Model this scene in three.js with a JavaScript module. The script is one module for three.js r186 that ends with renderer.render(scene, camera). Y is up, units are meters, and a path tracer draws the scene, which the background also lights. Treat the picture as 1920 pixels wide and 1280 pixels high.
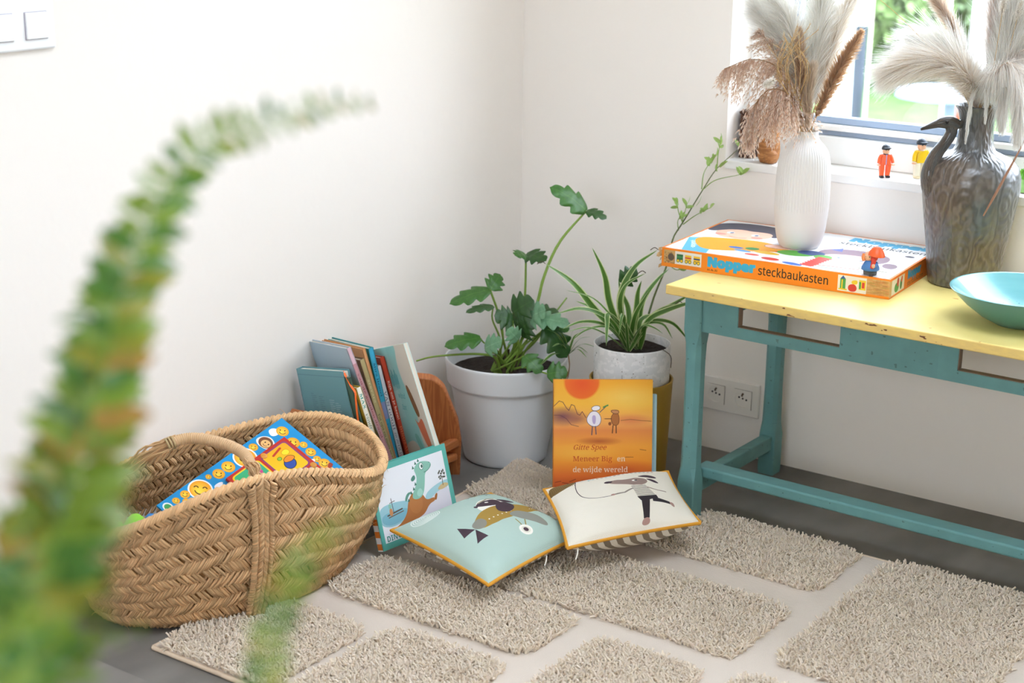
import * as THREE from 'three';
import { RoundedBoxGeometry } from 'three/addons/geometries/RoundedBoxGeometry.js';
import { mergeGeometries, mergeVertices } from 'three/addons/utils/BufferGeometryUtils.js';

// ---------- camera, sky, exposure ----------
const scene = new THREE.Scene();
const camera = new THREE.PerspectiveCamera(23.87, 1.5, 0.05, 80);
{
  const F = new THREE.Vector3(-0.553, -0.2837, -0.7834).normalize(), R0 = new THREE.Vector3(0.8150, 0.0119, -0.5794);
  const U = new THREE.Vector3().crossVectors(R0, F).normalize(), R = new THREE.Vector3().crossVectors(F, U).normalize();
  const m = new THREE.Matrix4().makeBasis(R, U, F.clone().negate());
  camera.quaternion.setFromRotationMatrix(m);
  camera.position.set(2.2808, 1.3426, 3.2656);
  camera.focus = 3.2;
  camera.userData.fStop = 3.9;
}
const SKY = 8.5;
{
  const w = 64, h = 32, d = new Float32Array(w * h * 4);
  for (let y = 0; y < h; y++) for (let x = 0; x < w; x++) {
    const e = ((y + 0.5) / h - 0.5) * 2, i = (y * w + x) * 4;
    let c = e > 0 ? [0.895 - 0.04 * e, 1.0, 1.14 + 0.04 * e] : [0.2, 0.22, 0.2];
    const k = SKY * (e > 0 ? 0.85 + 0.15 * e : 1);
    d[i] = c[0] * k; d[i + 1] = c[1] * k; d[i + 2] = c[2] * k; d[i + 3] = 1;
  }
  const t = new THREE.DataTexture(d, w, h, THREE.RGBAFormat, THREE.FloatType);
  t.mapping = THREE.EquirectangularReflectionMapping; t.magFilter = THREE.LinearFilter; t.needsUpdate = true;
  scene.background = t;
}
const renderer = new THREE.WebGLRenderer({ antialias: true });
renderer.toneMapping = THREE.LinearToneMapping;
renderer.toneMappingExposure = 1.33;
renderer.shadowMap.enabled = true;

// ---------- helpers ----------
const V = (x, y, z) => new THREE.Vector3(x, y, z);
let seed = 12345;
const rnd = () => { seed = (seed + 0x6d2b79f5) | 0; let t = Math.imul(seed ^ (seed >>> 15), 1 | seed); t = (t + Math.imul(t ^ (t >>> 7), 61 | t)) ^ t; return ((t ^ (t >>> 14)) >>> 0) / 4294967296; };
const rr = (a, b) => a + (b - a) * rnd();
const lerp = (a, b, t) => a + (b - a) * t, clamp = (x, a, b) => Math.min(b, Math.max(a, x)), ss = (a, b, x) => { const t = clamp((x - a) / (b - a), 0, 1); return t * t * (3 - 2 * t); };
const used = {};
const numbered = (n) => { const k = used[n] = (used[n] ?? -1) + 1; return k ? n + '_' + String(k).padStart(3, '0') : n; };
function tag(o, label, category, group) { o.userData.label = label; o.userData.category = category; if (group) o.userData.group = group; return o; }
function thing(name, label, category, pos = [0, 0, 0], turn = 0, group) {
  const o = new THREE.Group(); o.name = numbered(name); o.position.set(...pos); o.rotation.y = turn; scene.add(o); return tag(o, label, category, group);
}
function obj(name, geo, m, parent) {
  if (Array.isArray(geo)) geo = merge(geo);
  const o = new THREE.Mesh(geo, m); o.name = parent ? name : numbered(name); o.castShadow = o.receiveShadow = true; (parent || scene).add(o); return o;
}
function struct(name, geo, m, parent) { const o = obj(name, geo, m, parent); o.userData.kind = 'structure'; return o; }
function merge(list) {
  list = list.map((g) => (g.index ? g.toNonIndexed() : g));
  const keep = new Set(['position', 'normal', 'uv', 'color']);
  const all = [...keep].filter((k) => list.every((g) => g.attributes[k]));
  for (const g of list) for (const k of Object.keys(g.attributes)) if (!all.includes(k)) g.deleteAttribute(k);
  return mergeGeometries(list, false);
}
const box = (w, h, d, x = 0, y = 0, z = 0, r = 0.003, s = 2) => new RoundedBoxGeometry(w, h, d, s, Math.min(r, w * 0.49, h * 0.49, d * 0.49)).translate(x, y, z);
const cyl = (r1, r2, h, x = 0, y = 0, z = 0, n = 24) => new THREE.CylinderGeometry(r1, r2, h, n).translate(x, y, z);
const ball = (r, x = 0, y = 0, z = 0, sx = 1, sy = 1, sz = 1, n = 20) => new THREE.SphereGeometry(r, n, Math.round(n * 0.7)).scale(sx, sy, sz).translate(x, y, z);
// turned body; v follows the length of the profile
function lathe(pts, n = 64) {
  const L = [0]; for (let i = 1; i < pts.length; i++) L.push(L[i - 1] + Math.hypot(pts[i][0] - pts[i - 1][0], pts[i][1] - pts[i - 1][1]));
  const g = new THREE.LatheGeometry(pts.map((p) => new THREE.Vector2(p[0], p[1])), n), uv = g.attributes.uv, m = pts.length;
  for (let i = 0; i < uv.count; i++) uv.setY(i, L[i % m] / L[m - 1]);
  return g;
}
const curve = (pts) => new THREE.CatmullRomCurve3(pts.map((p) => (p.isVector3 ? p : V(...p))), false, 'centripetal');
// tube whose radius follows a function of 0..1
function taper(pts, rad, n = 24, k = 8, capped = true) {
  const c = pts.getPoint ? pts : curve(pts), fr = c.computeFrenetFrames(n, false), P = [], I = [], UV = [];
  const L = c.getLength();
  for (let i = 0; i <= n; i++) {
    const t = i / n, p = c.getPointAt(t), r = typeof rad === 'function' ? rad(t) : rad;
    for (let j = 0; j <= k; j++) {
      const a = (j / k) * Math.PI * 2, q = p.clone().addScaledVector(fr.normals[i], Math.cos(a) * r).addScaledVector(fr.binormals[i], Math.sin(a) * r);
      P.push(q.x, q.y, q.z); UV.push(j / k, t * L);
    }
  }
  for (let i = 0; i < n; i++) for (let j = 0; j < k; j++) { const a = i * (k + 1) + j, b = a + k + 1; I.push(a, b, a + 1, b, b + 1, a + 1); }
  if (capped) for (const i of [0, n]) {
    const p = c.getPointAt(i / n), m = P.length / 3; P.push(p.x, p.y, p.z); UV.push(0.5, 0);
    for (let j = 0; j < k; j++) { const a = i * (k + 1) + j; i ? I.push(m, a, a + 1) : I.push(m, a + 1, a); }
  }
  const g = new THREE.BufferGeometry(); g.setAttribute('position', new THREE.Float32BufferAttribute(P, 3)); g.setAttribute('uv', new THREE.Float32BufferAttribute(UV, 2)); g.setIndex(I); g.computeVertexNormals(); return g;
}
// grid surface f(u,v) -> Vector3, u,v in 0..1
function surf(f, nu, nv, uvf) {
  const P = [], UV = [], I = [];
  for (let j = 0; j <= nv; j++) for (let i = 0; i <= nu; i++) { const u = i / nu, v = j / nv, p = f(u, v); P.push(p.x, p.y, p.z); const q = uvf ? uvf(u, v, p) : [u, v]; UV.push(q[0], q[1]); }
  for (let j = 0; j < nv; j++) for (let i = 0; i < nu; i++) { const a = j * (nu + 1) + i, b = a + nu + 1; I.push(a, a + 1, b + 1, a, b + 1, b); }
  const g = new THREE.BufferGeometry(); g.setAttribute('position', new THREE.Float32BufferAttribute(P, 3)); g.setAttribute('uv', new THREE.Float32BufferAttribute(UV, 2)); g.setIndex(I); g.computeVertexNormals(); return g;
}
function tint(g, c) { const n = g.attributes.position.count, a = new Float32Array(n * 3); for (let i = 0; i < n; i++) { a[i * 3] = c[0]; a[i * 3 + 1] = c[1]; a[i * 3 + 2] = c[2]; } g.setAttribute('color', new THREE.BufferAttribute(a, 3)); return g; }
function basis(o, p, x, y, z) { o.matrix.makeBasis(x, y, z).setPosition(p); o.matrix.decompose(o.position, o.quaternion, o.scale); return o; }
const lin = (hex) => { const c = new THREE.Color(hex); return [c.r, c.g, c.b]; };

// value noise, periodic
function noiseGrid(n, s) { let q = s; const r = () => { q = (q * 1664525 + 1013904223) >>> 0; return q / 4294967296; }; const a = new Float32Array(n * n); for (let i = 0; i < n * n; i++) a[i] = r(); return (x, y) => { const xi = Math.floor(x), yi = Math.floor(y), fx = x - xi, fy = y - yi, u = fx * fx * (3 - 2 * fx), v = fy * fy * (3 - 2 * fy), m = (i, j) => a[(((j % n) + n) % n) * n + (((i % n) + n) % n)]; return lerp(lerp(m(xi, yi), m(xi + 1, yi), u), lerp(m(xi, yi + 1), m(xi + 1, yi + 1), u), v); }; }
const N1 = noiseGrid(64, 7), N2 = noiseGrid(64, 99);
const fbm = (x, y, o = 4, f = N1) => { let s = 0, a = 0.5; for (let i = 0; i < o; i++) { s += a * f(x, y); x *= 2; y *= 2; a *= 0.5; } return s / (1 - Math.pow(0.5, o)); };
function dataTex(w, h, f, srgb) {
  const d = new Uint8Array(w * h * 4);
  for (let y = 0; y < h; y++) for (let x = 0; x < w; x++) { const c = f(x / w, y / h), i = (y * w + x) * 4; if (typeof c === 'number') { d[i] = d[i + 1] = d[i + 2] = clamp(c, 0, 1) * 255; } else for (let k = 0; k < 3; k++) d[i + k] = clamp(c[k], 0, 1) * 255; d[i + 3] = 255; }
  const t = new THREE.DataTexture(d, w, h); t.magFilter = THREE.LinearFilter; t.wrapS = t.wrapT = THREE.RepeatWrapping; if (srgb) t.colorSpace = THREE.SRGBColorSpace; t.needsUpdate = true; return t;
}
const rep = (t, x, y) => { const c = t.clone(); c.repeat.set(x, y); c.needsUpdate = true; return c; };
function print(w, h, draw) {
  const cv = document.createElement('canvas'); cv.width = w; cv.height = h; const g = cv.getContext('2d'); draw(g, w, h);
  const t = new THREE.CanvasTexture(cv); t.colorSpace = THREE.SRGBColorSpace; t.anisotropy = 8; return t;
}
const std = (o) => new THREE.MeshStandardMaterial(o), phys = (o) => new THREE.MeshPhysicalMaterial(o);
const flat = (c, rough = 0.6, o = {}) => std({ color: c, roughness: rough, ...o });
// drawing helpers for prints
function poly(g, pts, fill, stroke, lw = 2) { g.beginPath(); pts.forEach((p, i) => (i ? g.lineTo(p[0], p[1]) : g.moveTo(p[0], p[1]))); g.closePath(); if (fill) { g.fillStyle = fill; g.fill(); } if (stroke) { g.strokeStyle = stroke; g.lineWidth = lw; g.stroke(); } }
function blob(g, pts, fill, stroke, lw = 2) { g.beginPath(); const n = pts.length; for (let i = 0; i < n; i++) { const a = pts[i], b = pts[(i + 1) % n], m = [(a[0] + b[0]) / 2, (a[1] + b[1]) / 2]; i ? g.quadraticCurveTo(a[0], a[1], m[0], m[1]) : g.moveTo(m[0], m[1]); if (i === n - 1) { const c = pts[0], d = pts[1]; g.quadraticCurveTo(c[0], c[1], (c[0] + d[0]) / 2, (c[1] + d[1]) / 2); } } g.closePath(); if (fill) { g.fillStyle = fill; g.fill(); } if (stroke) { g.strokeStyle = stroke; g.lineWidth = lw; g.stroke(); } }
function ell(g, x, y, a, b, fill, rot = 0, stroke, lw = 2) { g.beginPath(); g.ellipse(x, y, a, b, rot, 0, 7); if (fill) { g.fillStyle = fill; g.fill(); } if (stroke) { g.strokeStyle = stroke; g.lineWidth = lw; g.stroke(); } }
function line(g, pts, c, lw) { g.beginPath(); pts.forEach((p, i) => (i ? g.lineTo(p[0], p[1]) : g.moveTo(p[0], p[1]))); g.strokeStyle = c; g.lineWidth = lw; g.lineCap = g.lineJoin = 'round'; g.stroke(); }
function bez(g, p, c, lw) { g.beginPath(); g.moveTo(p[0], p[1]); g.bezierCurveTo(p[2], p[3], p[4], p[5], p[6], p[7]); g.strokeStyle = c; g.lineWidth = lw; g.lineCap = 'round'; g.stroke(); }
function text(g, s, x, y, font, fill, rot = 0, w) { g.save(); g.translate(x, y); g.rotate(rot); g.font = font; g.fillStyle = fill; w ? g.fillText(s, 0, 0, w) : g.fillText(s, 0, 0); g.restore(); }
function fit(g, s, x, y, font, fill, w, sy = 1, bold = 0) { g.save(); g.font = font; g.translate(x, y); g.scale(w / g.measureText(s).width, sy); g.lineJoin = 'round'; if (bold) { g.lineWidth = bold; g.strokeStyle = fill; g.strokeText(s, 0, 0); } g.fillStyle = fill; g.fillText(s, 0, 0); g.restore(); }
const RIGHT = V(0.815, 0, -0.579), NEAR = V(0.579, 0, 0.815);      // across the corner and out into the room
const at = (o, a, b, c = 0) => V(o[0], o[1], o[2]).addScaledVector(RIGHT, a).add(V(0, b, 0)).addScaledVector(NEAR, c);

// ---------- shared materials ----------
const plasterBump = dataTex(512, 512, (u, v) => 0.6 * fbm(u * 16, v * 16, 4) + 0.4 * fbm(u * 64, v * 64, 2, N2));
const wallMat = std({ color: new THREE.Color().setRGB(0.905, 0.845, 0.785), roughness: 0.92, bumpMap: plasterBump, bumpScale: 0.0012 });
const whitePaint = flat(0xf4f4f2, 0.45);
const concreteMap = dataTex(1024, 1024, (u, v) => { const a = fbm(u * 8, v * 8, 5), b = fbm(u * 32 + 9, v * 8, 3, N2), k = 0.46 + 0.16 * (a - 0.5) + 0.1 * (b - 0.5); return [k * 1.0, k * 0.965, k * 0.93]; }, true);
const fineWeave = dataTex(256, 256, (u, v) => 0.5 + 0.25 * Math.sin(u * Math.PI * 2 * 32) * (Math.floor(v * 32) % 2 ? 1 : -1) + 0.25 * Math.sin(v * Math.PI * 2 * 32));
const twill = dataTex(256, 256, (u, v) => { const s = Math.sin((u * 32 + v * 16) * Math.PI * 2), w = Math.sin(v * 48 * Math.PI * 2); return 0.5 + 0.32 * s + 0.15 * w; });
const grain = dataTex(512, 512, (u, v) => { const r = fbm(u * 4 + 0.3 * fbm(u * 4, v * 2), v * 48, 4, N2); return r; });
const woodMap = (a, b) => dataTex(512, 512, (u, v) => { const w = fbm(u * 2, v * 8, 3); const r = 0.5 + 0.5 * Math.sin((v * 16 + w * 7) * Math.PI * 2), f = fbm(u * 8, v * 64, 2, N2), t = clamp(0.55 * r + 0.55 * f, 0, 1); return a.map((x, i) => lerp(x, b[i], t)); }, true);
// ---------- the room ----------
const RX = 4.7, RZ = 4.7, RH = 2.55, WT = 0.34;
const W0 = 0.566, W1 = 2.15, SILL = 0.70, WTOP = 2.12, FZ = -0.10;      // window: left, right, sill, head, inner face of its frame
const D0 = 2.75, D1 = 4.35, DTOP = 2.2;                                 // glazed garden door further along, out of the picture
{
  const g = new THREE.PlaneGeometry(1, 1); g.dispose();
  const f = box(RX + 2 * WT, 0.12, RZ + 2 * WT, RX / 2, -0.06, RZ / 2, 0.001, 1);
  { const p = f.attributes.position, uv = f.attributes.uv; for (let i = 0; i < p.count; i++) uv.setXY(i, p.getX(i) / 1.6, p.getZ(i) / 1.6); }
  struct('floor', f, std({ map: concreteMap, roughness: 0.55, bumpMap: concreteMap, bumpScale: 0.0006 }));
  const K = [1.15, 2.5, 0.8, 2.0], cb = (x0, x1, z0, z1) => new THREE.BoxGeometry(x1 - x0, 0.2, z1 - z0).translate((x0 + x1) / 2, RH + 0.1, (z0 + z1) / 2);   // roof light
  struct('ceiling', [cb(-WT, K[0], -WT, RZ + WT), cb(K[1], RX + WT, -WT, RZ + WT), cb(K[0], K[1], -WT, K[2]), cb(K[0], K[1], K[3], RZ + WT)], flat(0xf1e8da, 0.9));
  const rl = new THREE.Group(); rl.name = 'window_3'; rl.userData.kind = 'structure'; scene.add(rl);
  obj('window_frame', [box(0.05, 0.08, K[3] - K[2], K[0] + 0.025, RH + 0.2, (K[2] + K[3]) / 2), box(0.05, 0.08, K[3] - K[2], K[1] - 0.025, RH + 0.2, (K[2] + K[3]) / 2), box(K[1] - K[0], 0.08, 0.05, (K[0] + K[1]) / 2, RH + 0.2, K[2] + 0.025), box(K[1] - K[0], 0.08, 0.05, (K[0] + K[1]) / 2, RH + 0.2, K[3] - 0.025)], flat(0xf7f7f5, 0.35), rl);
  obj('window_glass', new THREE.BoxGeometry(K[1] - K[0] - 0.08, 0.004, K[3] - K[2] - 0.08).translate((K[0] + K[1]) / 2, RH + 0.2, (K[2] + K[3]) / 2), phys({ color: 0xffffff, transmission: 1, thickness: 0, roughness: 0 }), rl);
  const uvWall = (m) => { const p = m.attributes.position, n = m.attributes.normal, uv = m.attributes.uv; for (let i = 0; i < p.count; i++) { const ax = Math.abs(n.getX(i)) > 0.5; uv.setXY(i, (ax ? p.getZ(i) : p.getX(i)) / 1.2, (Math.abs(n.getY(i)) > 0.5 ? p.getZ(i) : p.getY(i)) / 1.2); } return m; };
  const wb = (x0, x1, y0, y1, z0, z1) => uvWall(new THREE.BoxGeometry(x1 - x0, y1 - y0, z1 - z0).translate((x0 + x1) / 2, (y0 + y1) / 2, (z0 + z1) / 2));
  struct('wall_left', wb(-WT, 0, 0, RH, -WT, RZ + WT), wallMat);
  struct('wall_back', [wb(0, W0, 0, RH, -WT, 0), wb(W0, W1, 0, SILL, -WT, 0), wb(W0, W1, WTOP, RH, -WT, 0), wb(W1, D0, 0, RH, -WT, 0), wb(D0, D1, DTOP, RH, -WT, 0), wb(D1, RX + WT, 0, RH, -WT, 0)], wallMat);
  const warm = wallMat.clone(); warm.color.setRGB(0.88, 0.69, 0.48);
  struct('wall_right', wb(RX, RX + WT, 0, RH, 0, RZ + WT), warm);
  const A0 = 0.9, A1 = 2.7, AY0 = 0.9, AY1 = 2.2;   // a second window in the wall behind the camera
  struct('wall_front', [wb(0, A0, 0, RH, RZ, RZ + WT), wb(A1, RX, 0, RH, RZ, RZ + WT), wb(A0, A1, 0, AY0, RZ, RZ + WT), wb(A0, A1, AY1, RH, RZ, RZ + WT)], warm);
  {
    const w2 = new THREE.Group(); w2.name = 'window_2'; w2.userData.kind = 'structure'; scene.add(w2);
    obj('window_frame', [box(0.06, AY1 - AY0, 0.07, A0 + 0.03, (AY0 + AY1) / 2, RZ + 0.15), box(0.06, AY1 - AY0, 0.07, A1 - 0.03, (AY0 + AY1) / 2, RZ + 0.15), box(0.06, AY1 - AY0, 0.07, (A0 + A1) / 2, (AY0 + AY1) / 2, RZ + 0.15), box(A1 - A0, 0.06, 0.07, (A0 + A1) / 2, AY0 + 0.03, RZ + 0.15), box(A1 - A0, 0.06, 0.07, (A0 + A1) / 2, AY1 - 0.03, RZ + 0.15)], flat(0xf7f7f5, 0.35), w2);
    obj('window_glass', new THREE.BoxGeometry(A1 - A0 - 0.1, AY1 - AY0 - 0.1, 0.004).translate((A0 + A1) / 2, (AY0 + AY1) / 2, RZ + 0.15), phys({ color: 0xffffff, transmission: 1, thickness: 0, roughness: 0 }), w2);
  }
  // window
  const win = new THREE.Group(); win.name = 'window_1'; win.userData.kind = 'structure'; scene.add(win);
  const frameMat = flat(0xf7f7f5, 0.35), dark = flat(0x9fb0c8, 0.4), z = FZ - 0.035;
  const b4 = (x0, x1, y0, y1, w, d, zz, m, name) => {
    obj(name, [box(w, y1 - y0, d, x0 + w / 2, (y0 + y1) / 2, zz), box(w, y1 - y0, d, x1 - w / 2, (y0 + y1) / 2, zz), box(x1 - x0 - 2 * w, w, d, (x0 + x1) / 2, y0 + w / 2, zz), box(x1 - x0 - 2 * w, w, d, (x0 + x1) / 2, y1 - w / 2, zz)], m, win);
  };
  b4(W0, W1, SILL, WTOP, 0.062, 0.07, z, frameMat, 'window_frame');
  b4(W0 + 0.062, W1 - 0.062, SILL + 0.062, WTOP - 0.062, 0.012, 0.05, z - 0.006, dark, 'window_seal');
  b4(W0 + 0.074, W1 - 0.074, SILL + 0.074, WTOP - 0.074, 0.012, 0.055, z, frameMat, 'window_bead');
  b4(W0 + 0.086, W1 - 0.086, SILL + 0.086, WTOP - 0.086, 0.016, 0.03, z - 0.01, dark, 'glass_edge');
  obj('window_glass', new THREE.BoxGeometry(W1 - W0 - 0.18, WTOP - SILL - 0.18, 0.004).translate((W0 + W1) / 2, (SILL + WTOP) / 2, z - 0.012), phys({ color: 0xffffff, transmission: 1, thickness: 0, roughness: 0, ior: 1.5 }), win);
  struct('sill', box(W1 - W0, 0.02, -FZ + 0.004, (W0 + W1) / 2, SILL - 0.0095, FZ / 2 + 0.002, 0.003), flat(0xf6f4f1, 0.4));
  // glazed garden door
  const dr = new THREE.Group(); dr.name = 'door_1'; dr.userData.kind = 'structure'; scene.add(dr);
  obj('door_frame', [box(0.08, DTOP, 0.07, D0 + 0.04, DTOP / 2, -0.14), box(0.08, DTOP, 0.07, D1 - 0.04, DTOP / 2, -0.14), box(0.08, DTOP, 0.07, (D0 + D1) / 2, DTOP / 2, -0.14), box(D1 - D0, 0.08, 0.07, (D0 + D1) / 2, DTOP - 0.04, -0.14), box(D1 - D0, 0.1, 0.07, (D0 + D1) / 2, 0.05, -0.14)], frameMat, dr);
  obj('door_glass', new THREE.BoxGeometry(D1 - D0 - 0.1, DTOP - 0.14, 0.004).translate((D0 + D1) / 2, DTOP / 2 + 0.03, -0.15), phys({ color: 0xffffff, transmission: 1, thickness: 0, roughness: 0 }), dr);
}
// light switches on the left wall
{
  const t = thing('light_switch', 'white wall plate with flat rocker light switches on the left wall', 'light switch', [0, 1.0468, 1.487]);
  const pl = flat(0xf3f3f4, 0.35);
  obj('plate', box(0.011, 0.083, 0.083 + 0.142, 0.0055, 0.0225, 0.0485, 0.005, 3), pl, t);
  for (let k = 0; k < 3; k++) {
    obj('rocker_frame', box(0.004, 0.047, 0.047, 0.0105, 0.0225, -0.0225 + 0.071 * k, 0.001), flat(0xa9a4b4, 0.6), t);
    const r = obj('rocker', box(0.008, 0.0445, 0.0445, 0, 0, 0, 0.0015), pl, t); r.position.set(0.0115, 0.0225, -0.0225 + 0.071 * k); r.rotation.z = 0.05;
  }
}
// double wall socket low on the back wall
{
  const t = thing('wall_socket', 'white double wall socket low on the wall behind the table legs', 'wall socket', [0.5546, 0.1197, 0]);
  const pl = flat(0xefe9e2, 0.4);
  obj('plate', box(0.154, 0.083, 0.009, 0.0225 + 0.0355, 0.0225, 0.0045, 0.003), pl, t);
  for (let k = 0; k < 2; k++) {
    const x = 0.0225 + 0.071 * k;
    const s = new THREE.Shape(); s.moveTo(-0.0225, -0.0225); s.lineTo(0.0225, -0.0225); s.lineTo(0.0225, 0.0225); s.lineTo(-0.0225, 0.0225); s.closePath();
    const h = new THREE.Path(); h.absarc(0, 0, 0.0195, 0, 7, true); s.holes.push(h);
    obj('module_gap', box(0.0465, 0.0465, 0.001, x, 0.0225, 0.0092, 0.0004, 1), flat(0x7f746c, 0.8), t);
    const m = obj('socket_module', [new THREE.ExtrudeGeometry(s, { depth: 0.0035, bevelEnabled: false, curveSegments: 32 }).translate(x, 0.0225, 0.0092), cyl(0.0195, 0.0195, 0.0006, 0, 0, 0, 32).rotateX(Math.PI / 2).translate(x, 0.0225, 0.0097)], pl, t);
    const hole = flat(0x2a2320, 0.8);
    for (const [a, b] of [[-0.0095, 0.004], [0, 0.002], [0.0095, 0]]) obj('socket_hole', cyl(0.0024, 0.0024, 0.001, 0, 0, 0, 12).rotateX(Math.PI / 2).translate(x + a, 0.0225 + b, 0.0102), hole, m);
    obj('earth_pin', taper([[x, 0.036, 0.0098], [x, 0.035, 0.014], [x, 0.031, 0.0155]], 0.0024, 8, 8), flat(0x5b4c40, 0.5), m);
  }
}
// ---------- table ----------
const TH = 0.53, TX = 0.707, TL = 0.955, TZ = 0.5;
const teal = () => { const m = dataTex(512, 512, (u, v) => { const k = fbm(u * 16, v * 16, 4), s = fbm(u * 64, v * 64, 2, N2) > 0.85 ? 0.75 : 1, q = (0.94 + 0.12 * k) * s; return [0.385 * q, 0.575 * q, 0.575 * q]; }, true); return std({ map: m, roughness: 0.5, bumpMap: grain, bumpScale: 0.0006 }); };
const tealPaint = teal();
{
  const t = thing('low_table', 'low children\'s table with yellow top and teal painted frame with open drawer slots', 'table', [TX, 0, TZ], -0.018);
  const D = 0.49, yel = dataTex(1024, 512, (u, v) => { const k = fbm(u * 16, v * 16, 4), c = fbm(u * 64, v * 32, 3, N2); const chip = c > 0.83 && fbm(u * 16, v * 8) > 0.62; return chip ? [0.9, 0.72, 0.4] : [0.965 + 0.02 * k, 0.875 + 0.03 * k, 0.53 + 0.06 * k]; }, true);
  const edge = dataTex(1024, 64, (u, v) => { const c = fbm(u * 64, v * 4, 3, N2); return c > 0.74 && fbm(u * 32 + 5, v * 2) > 0.56 ? [0.42, 0.24, 0.12] : [0.93 - 0.08 * c, 0.8 - 0.08 * c, 0.45]; }, true);
  const topM = std({ map: yel, roughness: 0.38 }), edgeM = std({ map: edge, roughness: 0.5 });
  const g = box(TL, 0.02, D, TL / 2, TH - 0.01, -D / 2, 0.003, 2);
  { const p = g.attributes.position, uv = g.attributes.uv, n = g.attributes.normal; for (let i = 0; i < p.count; i++) uv.setXY(i, Math.abs(n.getX(i)) > 0.6 ? p.getZ(i) : p.getX(i), Math.abs(n.getY(i)) > 0.6 ? -p.getZ(i) * 2 : (p.getY(i) - TH) / 0.02); }
  // groups of RoundedBox: px nx py ny pz nz
  obj('table_top', g, [edgeM, edgeM, topM, topM, edgeM, edgeM], t);
  const hx = [0.015, TL - 0.055], hz = [-0.075, -0.44];
  const leg = (fx, fz) => {
    // stop-chamfered square leg on a square foot; the inner corners are planed away between the aprons and the stretchers
    const W = 0.04, ring = (y, c, s) => { const h = (W / 2) * s, P = []; for (const [a, b, d] of [[1, 1, 0], [-1, 1, 1], [-1, -1, 2], [1, -1, 3]]) { const p = [[a * h, b * (h - c)], [a * (h - c), b * h]]; if (d % 2) p.reverse(); P.push(...p); } return P.map(([x, z]) => V(x, y, z)); };
    const rows = [[0, 0.002, 0.94], [0.012, 0.002, 1], [0.095, 0.002, 1.0], [0.125, 0.008, 0.93], [0.2, 0.009, 0.9], [0.36, 0.009, 0.91], [0.395, 0.008, 0.94], [0.425, 0.002, 1], [TH - 0.02, 0.002, 1]].map((r) => ring(...r));
    return surf((u, v) => { const j = Math.round(v * 8), i = Math.round(u * 8) % 8; return rows[j][i]; }, 8, 8).toNonIndexed();
  };
  for (const [i, x] of hx.entries()) for (const [j, z] of hz.entries()) { const g2 = leg(i, j); g2.computeVertexNormals(); { const p = g2.attributes.position, uv = g2.attributes.uv; for (let k = 0; k < p.count; k++) uv.setXY(k, (p.getX(k) + p.getZ(k)) * 2, p.getY(k) * 2); } const m = obj('leg', g2, tealPaint, t); m.position.set(x + 0.02, 0, z); }
  const uv2 = (g3) => { const p = g3.attributes.position, uv = g3.attributes.uv; for (let k = 0; k < p.count; k++) uv.setXY(k, (p.getX(k) + p.getZ(k)) * 2, p.getY(k) * 2); return g3; };
  const s = new THREE.Shape(); const ax0 = 0.055, ax1 = TL - 0.055;
  s.moveTo(ax0, 0.427); s.lineTo(ax1, 0.427); s.lineTo(ax1, TH - 0.02); s.lineTo(ax0, TH - 0.02); s.closePath();
  for (const [a, b] of [[0.137, 0.36], [0.598, 0.821]]) { const h = new THREE.Path(); h.moveTo(a, 0.45); h.lineTo(a, 0.505); h.lineTo(b, 0.505); h.lineTo(b, 0.45); h.closePath(); s.holes.push(h); }
  obj('front_apron', uv2(new THREE.ExtrudeGeometry(s, { depth: 0.018, bevelEnabled: false }).translate(0, 0, -0.078)), tealPaint, t);
  obj('rear_apron', uv2(box(ax1 - ax0, 0.03, 0.018, TL / 2, TH - 0.036, hz[1], 0.002)), tealPaint, t);
  const brown = flat(0x8d7768, 0.8);
  for (const [a, b] of [[0.137, 0.36], [0.598, 0.821]]) obj('slot_edge', [box(b - a - 0.002, 0.0015, 0.016, (a + b) / 2, 0.4508, -0.069, 0.0005, 1), box(0.0015, 0.052, 0.016, a + 0.0008, 0.478, -0.069, 0.0005, 1)], brown, t);
  for (const x of hx) {
    obj('side_apron', uv2(box(0.018, 0.083, hz[0] - hz[1] - 0.04, x + 0.02, 0.469, (hz[0] + hz[1]) / 2, 0.002)), tealPaint, t);
    obj('side_stretcher', uv2(box(0.026, 0.034, hz[0] - hz[1] - 0.036, x + 0.02, 0.078, (hz[0] + hz[1]) / 2, 0.003)), tealPaint, t);
  }
  obj('long_stretcher', uv2(box(hx[1] - hx[0] + 0.006, 0.024, 0.045, TL / 2, 0.105, hz[0] - 0.047, 0.005)), tealPaint, t);
}
// ---------- rug ----------
const RUGX0 = 0.275, RUGX1 = 2.0, RUGZ0 = 0.385, RUGZ1 = 1.515;
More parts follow.
